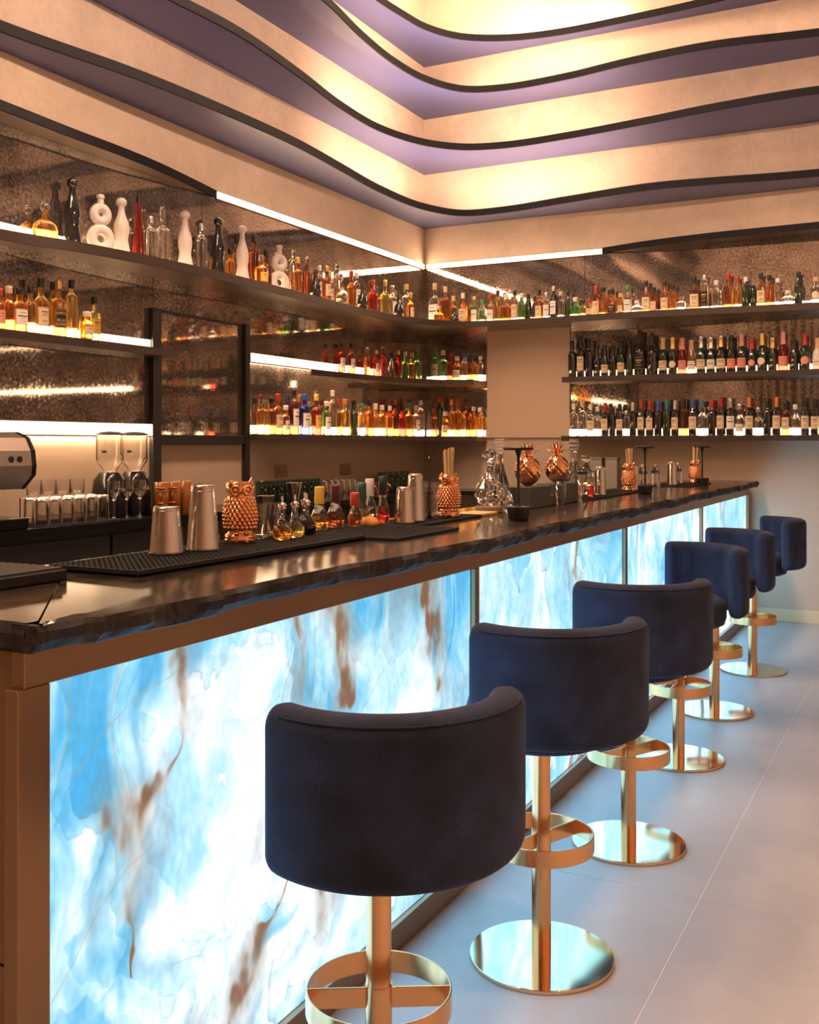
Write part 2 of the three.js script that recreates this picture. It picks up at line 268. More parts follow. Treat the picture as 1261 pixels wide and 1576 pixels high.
function cellEdge(x, y, s) { const xi = Math.floor(x), yi = Math.floor(y); let a = 9, b = 9; for (let i = -1; i <= 1; i++) for (let j = -1; j <= 1; j++) { const dx = xi + i + h2(xi + i, yi + j, s) - x, dy = yi + j + h2(xi + i, yi + j, s + 5) - y, d = Math.sqrt(dx * dx + dy * dy); if (d < a) { b = a; a = d; } else if (d < b) b = d; } return b - a; }
function onyx(k, marks) {
  const W = k === 0 ? 1000 : 560, H = k === 0 ? 740 : 400; const CR = []; { let q = 3 + k * 17; const r = () => { q = (q * 16807) % 2147483647; return q / 2147483647; }; for (let i = 0; i < 12; i++) { let x = r() * 1.8, y = r() * 0.98, a = (r() < 0.5 ? 0.5 : 1.2) + r() * 0.5; const p = [[x, y]]; for (let j = 0; j < 4; j++) { a += (r() - 0.5) * 0.7; x += Math.cos(a) * 0.09; y += Math.sin(a) * 0.09; p.push([x, y]); } CR.push(p); } }
  return tex(W, H, (u, v) => {
    const x0 = u * 1.8, y0 = v * 0.98, z = k * 13.7;
    const wx = fbm(x0 * 1.7, y0 * 1.2, z, 3) * 0.55, wy = fbm(x0 * 1.7 + 9, y0 * 1.2, z + 3, 3) * 0.45;
    const x = x0 + wx + (k === 0 ? y0 * -0.28 : y0 * -0.12), y = y0 + wy;
    const big = fbm(x * 1.6, y * 0.8, z + 5, 4), fine = fbm(x * 9, y * 3.5, z + 8, 4);
    let t = 0.5 + big * 0.95 + fine * 0.55, edge = 0;
    // feathered mineral plates: each layer falls off slowly and ends at a ragged line
    for (let j = 0; j < 3; j++) {
      const f = [1.5, 2.7, 4.6][j], an = [0.25, -0.5, 0.75][j] + k * 0.3, rag = fbm(x0 * [3, 4.5, 7][j], y0 * [2.2, 3.4, 5][j], z + 20 + j * 6, 4);
      const q = (x * Math.cos(an) + y * Math.sin(an) * 0.7) * f + rag * [0.9, 0.8, 0.7][j] + fine * 0.12, fr = q - Math.floor(q), id = Math.sin(Math.floor(q) * 12.9 + j * 4 + k) * 0.5 + 0.5;
      t += (Math.pow(fr, 1.6) - 0.4) * [0.34, 0.26, 0.16][j] * (0.4 + id); edge = Math.max(edge, (1 - sm(0, 0.035, fr)) * id * [0.8, 0.7, 0.5][j]);
    }
    if (marks) for (const m of marks.white) { const w = fbm(x0 * 4, y0 * 4, 3, 4) * 0.14; const e = Math.max(Math.abs(x0 - m[0] + w + (y0 - m[1]) * m[4]) / m[2], Math.abs(y0 - m[1] + w * 0.7) / m[3]); t += 0.3 * (1 - sm(0.7, 1.06, e)); }
    if (marks) for (const m of marks.blue) { const e = Math.hypot((x0 - m[0]) / m[2], (y0 - m[1]) / m[3]) + fine * 1.2 + big * 0.8; t -= 0.42 * (1 - sm(0.3, 1.2, e)); }
    let c = t < 0.2 ? mix(PAL.deep, PAL.sky, Math.max(0, t + 0.25) / 0.45) : t < 0.5 ? mix(PAL.sky, PAL.ice, (t - 0.2) / 0.3) : mix(PAL.ice, PAL.white, Math.min(1, (t - 0.5) / 0.34));
    { const ce = cellEdge(x * 5.5 + fine * 0.9, y * 4 + fine * 0.9, k), ms = sm(-0.1, 0.25, fbm(x0 * 1.7, y0 * 1.7, z + 80, 2)); c = mix(c, PAL.smoke, 0.5 * (1 - sm(0.01, 0.06, ce)) * ms); c = mix(c, PAL.ice, 0.6 * (1 - sm(0.05, 0.4, ce)) * ms); }
    c = mix(c, PAL.smoke, 0.75 * edge * sm(-0.25, 0.3, fbm(x0 * 2, y0 * 2, z + 60, 2)));
    c = mix(c, PAL.smoke, 0.5 * sm(0.12, 0.4, fbm(x * 2.2, y * 1.1, z + 71, 4)) * sm(0.9, 0.3, t));
    // brown veins
    let b = (1 - sm(0.004, 0.045, Math.abs(fbm(x * 1.5, y * 0.7, z + 31, 4)))) * sm(-0.05, 0.25, fbm(x0 * 1.2, y0 * 1.2, z + 40, 2)) * (k === 0 ? 0.25 : 0.7);
    if (marks) for (const m of marks.brown) {
      const r1 = fbm(x0 * 5, y0 * 3.2, 17, 4), r2 = fbm(x0 * 13, y0 * 7, 27, 3), w = m.w * 1.3 * Math.max(0.2, 0.9 + r1 * 3), dd = segDist(x0 + r1 * 0.1 + r2 * 0.035, y0 + fbm(x0 * 4, y0 * 4, 47, 3) * 0.1, m.p);
      const kk = 1 - sm(w * 0.1, w, dd); b = Math.max(b, m.a * kk * (0.72 + r2 * 1.8)); c = mix(c, PAL.smoke, m.a * 0.6 * (1 - sm(w * 0.4, w * 2.6, dd)) * (0.6 + r1)); }
    c = mix(c, mix(PAL.tan, PAL.brown, sm(0.2, 0.75, b)), Math.max(0, Math.min(0.9, b)));
    // hairline cracks
    { let cr = 9; for (const p of CR) cr = Math.min(cr, segDist(x0 + fine * 0.02, y0 + fine * 0.02, p)); c = mix(c, PAL.tan, 0.5 * (1 - sm(0.0005, 0.0028, cr))); }
    const g = 1 + noise(x0 * 60, y0 * 40, z) * 0.05; return [c[0] * g, c[1] * g, c[2] * g];
  });
}
const MARKS = {
  white: [[0.55, 0.62, 0.17, 0.33, 0.05], [0.42, 0.25, 0.14, 0.25, -0.05], [1.25, 0.6, 0.3, 0.35, 0], [0.85, 0.2, 0.22, 0.14, 0.3], [0.15, 0.58, 0.08, 0.14, 0]],
  blue: [[0.2, 0.93, 0.13, 0.1], [0.08, 0.78, 0.1, 0.14], [0.12, 0.42, 0.1, 0.2], [0.34, 0.97, 0.12, 0.1], [0.68, 0.35, 0.1, 0.16], [1.65, 0.9, 0.2, 0.2], [1.1, 0.92, 0.12, 0.06]],
  brown: [{ p: [[0.36, 0.97], [0.33, 0.8], [0.24, 0.66], [0.2, 0.5], [0.18, 0.35]], w: 0.03, a: 0.75 }, { p: [[0.98, 0.98], [1.0, 0.85], [1.03, 0.72]], w: 0.05, a: 0.85 }, { p: [[1.52, 0.98], [1.54, 0.8], [1.55, 0.62]], w: 0.06, a: 0.8 }, { p: [[0.75, 0.43], [0.66, 0.28], [0.5, 0.1], [0.3, 0.02]], w: 0.04, a: 0.95 }, { p: [[0.9, 0.38], [0.88, 0.26], [0.93, 0.2]], w: 0.035, a: 0.8 }, { p: [[1.3, 0.3], [1.35, 0.1]], w: 0.05, a: 0.7 }, { p: [[0.78, 0.98], [0.8, 0.8], [0.77, 0.66]], w: 0.025, a: 0.5 }],
};
{
  const bar = thing('bar_counter', 'long bar front of glowing blue onyx panels in a bronze frame', 'bar', 0, 0, 0);
  mesh('carcass', box(-0.12, -0.03, 0.0, 1.06, -BD0, -BD1), M.black, bar);
  // bronze frame
  mesh('top_rail', rbox(0.03, 0.062, BD1 - BD0 + 0.1, 0.003, 0.0, 1.03, -(BD0 + BD1) / 2), M.bronze, bar);
  mesh('bottom_rail', rbox(0.034, 0.075, BD1 - BD0 + 0.1, 0.003, 0.002, 0.0375, -(BD0 + BD1) / 2), M.bronze, bar);
  for (let k = 0; k <= 4; k++) { const w = k === 0 ? 0.07 : 0.034; mesh('mullion', rbox(0.032, 0.93, w, 0.003, 0.001, 0.535, -(BD0 + PAN * k) + (k === 0 ? 0.03 : k === 4 ? -0.02 : 0)), M.bronze, bar); }
  for (let k = 0; k < 4; k++) {
    const d0 = BD0 + PAN * k + 0.012, d1 = d0 + PAN - 0.024, g = new THREE.BoxGeometry(0.02, 0.93, d1 - d0);
    const t = onyx(k, k === 0 ? MARKS : null);
    const uv = g.attributes.uv, p = g.attributes.position; for (let i = 0; i < uv.count; i++) uv.setXY(i, 0.5 - p.getZ(i) / (d1 - d0), p.getY(i) / 0.93 + 0.5);
    const m = phy({ color: lin(0.08, 0.08, 0.08), emissive: 0xffffff, emissiveMap: t, emissiveIntensity: 1.16, roughness: 0.12 });
    const o = mesh('backlit_onyx_panel', g, m, bar); o.position.set(-0.012, 0.535, -(d0 + d1) / 2); o.userData.label = 'glowing blue white onyx slab with brown veins';
    areaLight(bar, CYAN, LV.onyx, d1 - d0, 0.92, new THREE.Vector3(0.004, 0.535, -(d0 + d1) / 2), new THREE.Vector3(1, 0.535, -(d0 + d1) / 2));
  }
  // return at the near end, facing the entrance
  mesh('return_carcass', box(-2.2, -0.12, 0, 1.06, -1.22, -1.62), M.black, bar);
  for (let i = 0; i < 4; i++) for (let j = 0; j < 2; j++) { const p = mesh('return_panel', uvMetres(rbox(0.535, 0.525, 0.02, 0.003, 0, 0, 0)), M.wood, bar); p.position.set(-0.286 - i * 0.54, 0.265 + j * 0.53, -1.21); }
}
// counter slab with a rough split stone edge
{
  const top = thing('stone_counter', 'dark polished stone bar top with a rough split edge', 'bar top', 0, 0, 0);
  const TY = 1.112, BY = 1.062, IN = -0.56;
  function slab(name, n, at, len) { // at(s,o,y) -> position; o = 0 inner .. outer profile
    const P = [], U = []; const prof = [];
    for (let i = 0; i <= n; i++) { const s = i / n * len; prof.push(at(s)); }
    const tri = (a, b, c) => { for (const q of [a, b, c]) { P.push(q[0], q[1], q[2]); U.push(q[2] * 0.45, q[0] * 0.45); } };
    for (let i = 0; i < n; i++) for (let j = 0; j + 1 < prof[0].length; j++) { const a = prof[i][j], b = prof[i + 1][j], c = prof[i + 1][j + 1], d = prof[i][j + 1]; tri(a, d, b); tri(d, c, b); }
    const g = new THREE.BufferGeometry(); g.setAttribute('position', new THREE.Float32BufferAttribute(P, 3)); g.setAttribute('uv', new THREE.Float32BufferAttribute(U, 2)); g.computeVertexNormals(); return g;
  }
  // main run: front edge line wanders, with chipped steps
  const chip = (d) => { const c = Math.floor(d * 3.1 + noise(d * 0.7, 3) * 2); return ((Math.sin(c * 91.7) * 43758.5) % 1) * 0.022; };
  const front = (d) => 0.062 + 0.03 * sm(1.6, 2.8, d) + 0.02 * noise(d * 1.1, 1.3) + 0.012 * noise(d * 4, 7) + chip(d);
  const endT = (d) => (d > 8.36 ? Math.sqrt(Math.max(0, 1 - ((d - 8.36) / 0.06) ** 2)) : 1);
  const d0 = 1.185, d1 = 8.42;
  const mit = (d) => Math.max(IN, -(d - 1.19) * 0.92 + 0.05); // mitre line at the near corner
  const mainTop = slab('t', 460, (s) => { const d = d0 + s, f = Math.max(front(d), mit(d) + 0.01), a = Math.min(mit(d), f); const r = []; for (let j = 0; j <= 4; j++) r.push([a + (f - a) * j / 4, TY - (j === 4 ? 0.004 : 0), -d]); return r; }, d1 - d0);
  mesh('polished_top', mainTop, M.stone, top);
  const edgeG = slab('e', 460, (s) => { const d = d0 + s, f = front(d); const n1 = noise(d * 9, 2.2) * 0.012, n2 = noise(d * 14, 5.1) * 0.012, n3 = noise(d * 7, 8.8) * 0.01; return [[f, TY - 0.004, -d], [f + 0.006 + n1, TY - 0.014 + n2 * 0.3, -d], [f + 0.004 + n2, TY - 0.032, -d], [f - 0.006 + n3, BY + 0.004, -d], [f - 0.014 + n3, BY, -d], [IN, BY, -d]]; }, d1 - d0);
  mesh('split_edge', edgeG, M.rock, top);
  { const d = d0, f = front(d), q = [[f, TY - 0.004], [f + 0.006, TY - 0.014], [f + 0.004, TY - 0.032], [f - 0.006, BY + 0.004], [f - 0.014, BY], [0.0, BY], [0.0, TY - 0.003]]; const sh = new THREE.Shape(q.map(([x, y]) => new THREE.Vector2(x, y))); const g = new THREE.ExtrudeGeometry(sh, { depth: 0.012, bevelEnabled: false }); g.translate(0, 0, -d - 0.006); mesh('near_end', g, M.rock, top); }
  mesh('inner_edge', box(IN, IN + 0.01, BY, TY - 0.001, -1.6, -d1), M.stone, top);
  mesh('end_face', box(IN, 0.09, BY, TY - 0.002, -d1 + 0.004, -d1), M.rock, top);
  // return run
  const fr = (s) => 1.178 + 0.012 * noise(s * 3, 4.4);
  const retTop = slab('r', 120, (s) => { const X = 0.03 - s, m = 1.19 - (X - 0.05) / 0.92 - 0.006, b = Math.min(1.66, m), f = fr(s); const r = []; for (let j = 0; j <= 3; j++) r.push([X, TY - 0.001, -(b + (f - b) * j / 3)]); return r; }, 2.2);
  mesh('return_top', retTop, M.stone, top);
  mesh('return_edge', slab('re', 160, (s) => { const X = 0.03 - s, f = fr(s); const n1 = noise(s * 9, 3) * 0.008; return [[X, TY - 0.001, -f], [X, TY - 0.02, -(f - 0.006 + n1)], [X, BY, -(f + 0.006 + n1)], [X, BY, -1.66]]; }, 2.2), M.rock, top);
}

// ================================================================ STOOLS
function stoolProto() {
  const g = new THREE.Group();
  // curved upholstered back: rounded-rect section swept along an arc; back centre towards +z
  const R = 0.262, th = 0.072, h0 = 0.645, h1 = 0.945, beta = 74 * Math.PI / 180, e = 0.05, N = 72, rc = 0.03;
  const sec = []; const rx = th / 2, ry = (h1 - h0) / 2, cr = [[1, 1], [-1, 1], [-1, -1], [1, -1]];
  cr.forEach(([sx, sy], q) => { for (let i = 0; i <= 6; i++) { const a = q * Math.PI / 2 + i / 6 * Math.PI / 2; sec.push([sx * (rx - rc) + Math.cos(a) * rc, sy * (ry - rc * 1.2) + Math.sin(a) * rc * 1.2]); } });
  const P = [], idx = [], U = [], S = sec.length;
  for (let i = 0; i <= N; i++) {
    const t = i / N, a = (t * 2 - 1) * beta;
    const en = Math.min(t, 1 - t) * 2 * beta * R, k = en < 0.034 ? Math.sqrt(Math.max(0, 1 - ((0.034 - en) / 0.034) ** 2)) : 1;
    for (let j = 0; j < S; j++) {
      const [ro, yo] = sec[j], kk = 0.12 + 0.88 * k, yy = (h0 + h1) / 2 + yo * (0.86 + 0.14 * k);
      const bulge = 1 + 0.02 * Math.cos(yo / ry * 1.4);
      const r = (R - rx + ro * kk) * bulge; P.push(Math.sin(a) * r, yy, Math.cos(a) * r + e - 0.0); U.push(a * R * 1.0, yy);
    }
  }
  for (let i = 0; i < N; i++) for (let j = 0; j < S; j++) { const a = i * S + j, b = i * S + (j + 1) % S, c = a + S, d = b + S; idx.push(a, c, b, b, c, d); }
  for (const [base, flip] of [[0, 0], [N * S, 1]]) { for (let j = 1; j < S - 1; j++) flip ? idx.push(base, base + j + 1, base + j) : idx.push(base, base + j, base + j + 1); }
  const bg = new THREE.BufferGeometry(); bg.setAttribute('position', new THREE.Float32BufferAttribute(P, 3)); bg.setAttribute('uv', new THREE.Float32BufferAttribute(U, 2)); bg.setIndex(idx); bg.computeVertexNormals();
  const back = mesh('backrest', bg, M.velvet, g);
  // piping along the top outer seam
  const pp = []; for (let i = 6; i <= N - 6; i++) { const a = (i / N * 2 - 1) * beta, r = R * 1.008 - 0.0055; pp.push(new THREE.Vector3(Math.sin(a) * r, h1 - 0.0135, Math.cos(a) * r + e)); }
  mesh('seam', new THREE.TubeGeometry(new THREE.CatmullRomCurve3(pp), 90, 0.0022, 5), M.velvet, back);
  mesh('seat', lathe([[0, 0.6], [0.17, 0.6], [0.196, 0.612], [0.205, 0.64], [0.205, 0.685], [0.197, 0.712], [0.175, 0.728], [0.1, 0.735], [0, 0.737]], 48), M.velvet, g);
  mesh('seat_plate', cyl(0.12, 0.12, 0.012, 32, 0.588), M.brassSoft, g);
  mesh('pole', cyl(0.0245, 0.0245, 0.24, 32, 0.35), M.brassSoft, g);
  mesh('lower_pole', cyl(0.0262, 0.0262, 0.342, 32, 0.008), M.brassSoft, g);
  mesh('base_disc', lathe([[0, 0], [0.194, 0], [0.196, 0.002], [0.196, 0.010], [0.194, 0.012], [0.03, 0.0135], [0, 0.0135]], 80), M.brass, g);
  const ring = mesh('foot_ring', lathe([[0.139, 0.3], [0.142, 0.3], [0.1425, 0.301], [0.1425, 0.344], [0.142, 0.345], [0.139, 0.345], [0.1385, 0.344], [0.1385, 0.301], [0.139, 0.3]], 80), M.brassSoft, g);
  for (const s of [-1, 1]) { const b = mesh('spoke', rbox(0.117, 0.04, 0.005, 0.0015, s * 0.082, 0.3225, 0), M.brassSoft, ring); b.rotation.y = 0; }
  return g;
}
{
  const proto = stoolProto();
  const spots = [[0.372, 1.74, 44.5, 3, 'navy velvet bar stool first from the bar return, back towards the entrance'], [0.38, 2.64, 40, 40, 'navy velvet bar stool second from the bar return'], [0.38, 3.53, 35, 35, 'navy velvet bar stool third from the bar return'], [0.32, 4.585, 144, 60, 'navy velvet bar stool fourth from the bar return, seat turned open'], [0.306, 5.486, 139, 20, 'navy velvet bar stool second from the end wall, seat turned open'], [0.33, 6.587, 116, 20, 'navy velvet bar stool standing last before the end wall']];
  for (const [x, d, a, ringA, label] of spots) {
    const s = proto.clone(); s.name = numbered('bar_stool'); scene.add(s); s.position.set(x, 0, -d); s.rotation.y = a * Math.PI / 180;
    s.userData = { label, category: 'bar stool', group: 'velvet bar stools along the bar' };
    for (const c of s.children) if (c.name === 'foot_ring') c.rotation.y = (ringA + 27 - a) * Math.PI / 180;
  }
}

// ================================================================ BACK COUNTER
{
  const t = thing('back_counter_top', 'black worktop running along the wall under the shelves', 'worktop', 0, 0, 0);
  mesh('slab', uvMetres(join(box(WX, -2.45, 0.965, 1.0, -0.6, -WD + 0.002), box(-2.45, -0.8, 0.965, 1.0, -8.0, -WD + 0.002))), M.blackGloss, t);
  for (let i = 0; i < 9; i++) {
    const d = 1.2 + i * 0.8, g = thing('back_bar_cabinet', 'black under-counter cabinet with steel lock, ' + ['first', 'second', 'third', 'fourth', 'fifth', 'sixth', 'seventh', 'eighth', 'ninth'][i] + ' along the wall towards the corner', 'cabinet', -2.68, 0, -d);
    mesh('body', box(-0.225, 0.19, 0, 0.964, -0.398, 0.398), M.black, g);
    const door = mesh('door', rbox(0.02, 0.86, 0.78, 0.004, 0.201, 0.5, 0), M.black, g);
    const k = mesh('lock', lathe([[0, 0.008], [0.008, 0.008], [0.012, 0.005], [0.012, 0]], 16), std({ color: lin(0.6, 0.55, 0.5), metalness: 1, roughness: 0.25 }), door); k.rotation.z = -Math.PI / 2; k.position.set(0.211, 0.78, 0.28);
  }
}

// ================================================================ ROOM LAMPS (out of frame)
for (let i = 0; i < 2; i++) {
  const g = thing('ceiling_light_panel', 'long warm light panel in the ceiling over the bar aisle, ' + ['nearer the entrance', 'nearer the end wall'][i], 'ceiling light', -1.35, CEIL, -0.6 - i * 4.4);
  mesh('frame', join(box(-0.28, 0.28, -0.03, 0, -1.85, -1.8), box(-0.28, 0.28, -0.03, 0, 1.8, 1.85), box(-0.28, -0.25, -0.03, 0, -1.8, 1.8), box(0.25, 0.28, -0.03, 0, -1.8, 1.8)), M.black, g);
  mesh('light_diffuser', box(-0.25, 0.25, -0.022, -0.012, -1.8, 1.8), M.led, g);
  areaLight(g, lin(1, 0.64, 0.43), LV.barPanel, 0.5, 3.6, new THREE.Vector3(0, -0.028, 0), new THREE.Vector3(-1.35, 0, -0.6 - i * 4.4));
}
function washer(label, p, aim, I, ang) {
  const g = thing('wall_spotlight', label, 'spotlight', ...p);
  const dir = new THREE.Vector3(aim[0] - p[0], aim[1] - p[1], aim[2] - p[2]).normalize(), q = new THREE.Quaternion().setFromUnitVectors(new THREE.Vector3(0, 0, 1), dir);
  const can = mesh('can', lathe([[0, -0.09], [0.04, -0.09], [0.048, -0.08], [0.05, 0.08], [0.046, 0.08], [0.044, 0.04], [0, 0.04]], 28).rotateX(Math.PI / 2), M.black, g); can.quaternion.copy(q);
  const len = mesh('lens', cyl(0.043, 0.043, 0.006, 24, 0.045).rotateX(Math.PI / 2), M.led, g); len.quaternion.copy(q);
  const s = new THREE.SpotLight(lin(1, 0.66, 0.46), I, 0, ang, 1, 2); s.position.copy(dir.clone().multiplyScalar(0.09)); s.target.position.copy(dir.clone().multiplyScalar(3)); s.castShadow = true; s.shadow.radius = 6; g.add(s); g.add(s.target);
}
washer('black wall spotlight on the side wall nearest the entrance', [RX - 0.14, 4.2, -1.6], [WX, 4.0, -2.6], LV.wash, 0.34);
washer('black wall spotlight in the middle of the side wall', [RX - 0.14, 4.2, -4.2], [WX, 4.0, -5.0], LV.wash, 0.34);
washer('black wall spotlight on the wall opposite the end mirrors', [3.4, 4.2, RZ - 0.14], [0.5, 4.1, -WD], LV.wash * 1.7, 0.24);
for (let i = 0; i < 2; i++) for (let j = 0; j < 2; j++) {
  const x = 2.4 + j * 1.2, z = 0.6 - i * 2.8, g = thing('ceiling_downlight', 'round warm downlight in the ceiling over the seating side', 'downlight', x, CEIL, z, 0, 'ceiling downlights');
  mesh('trim_ring', lathe([[0.07, 0], [0.095, 0], [0.1, -0.006], [0.095, -0.012], [0.075, -0.012], [0.07, 0]], 32), M.black, g);
  mesh('glowing_disc', cyl(0.068, 0.068, 0.004, 24, -0.008), M.led, g);
  const s = new THREE.SpotLight(lin(1, 0.55, 0.32), LV.down, 0, 0.62, 0.9, 2); s.position.set(0, -0.03, 0); s.target.position.set(0, -4, 0); s.castShadow = true; s.shadow.radius = 8; g.add(s); g.add(s.target);
}
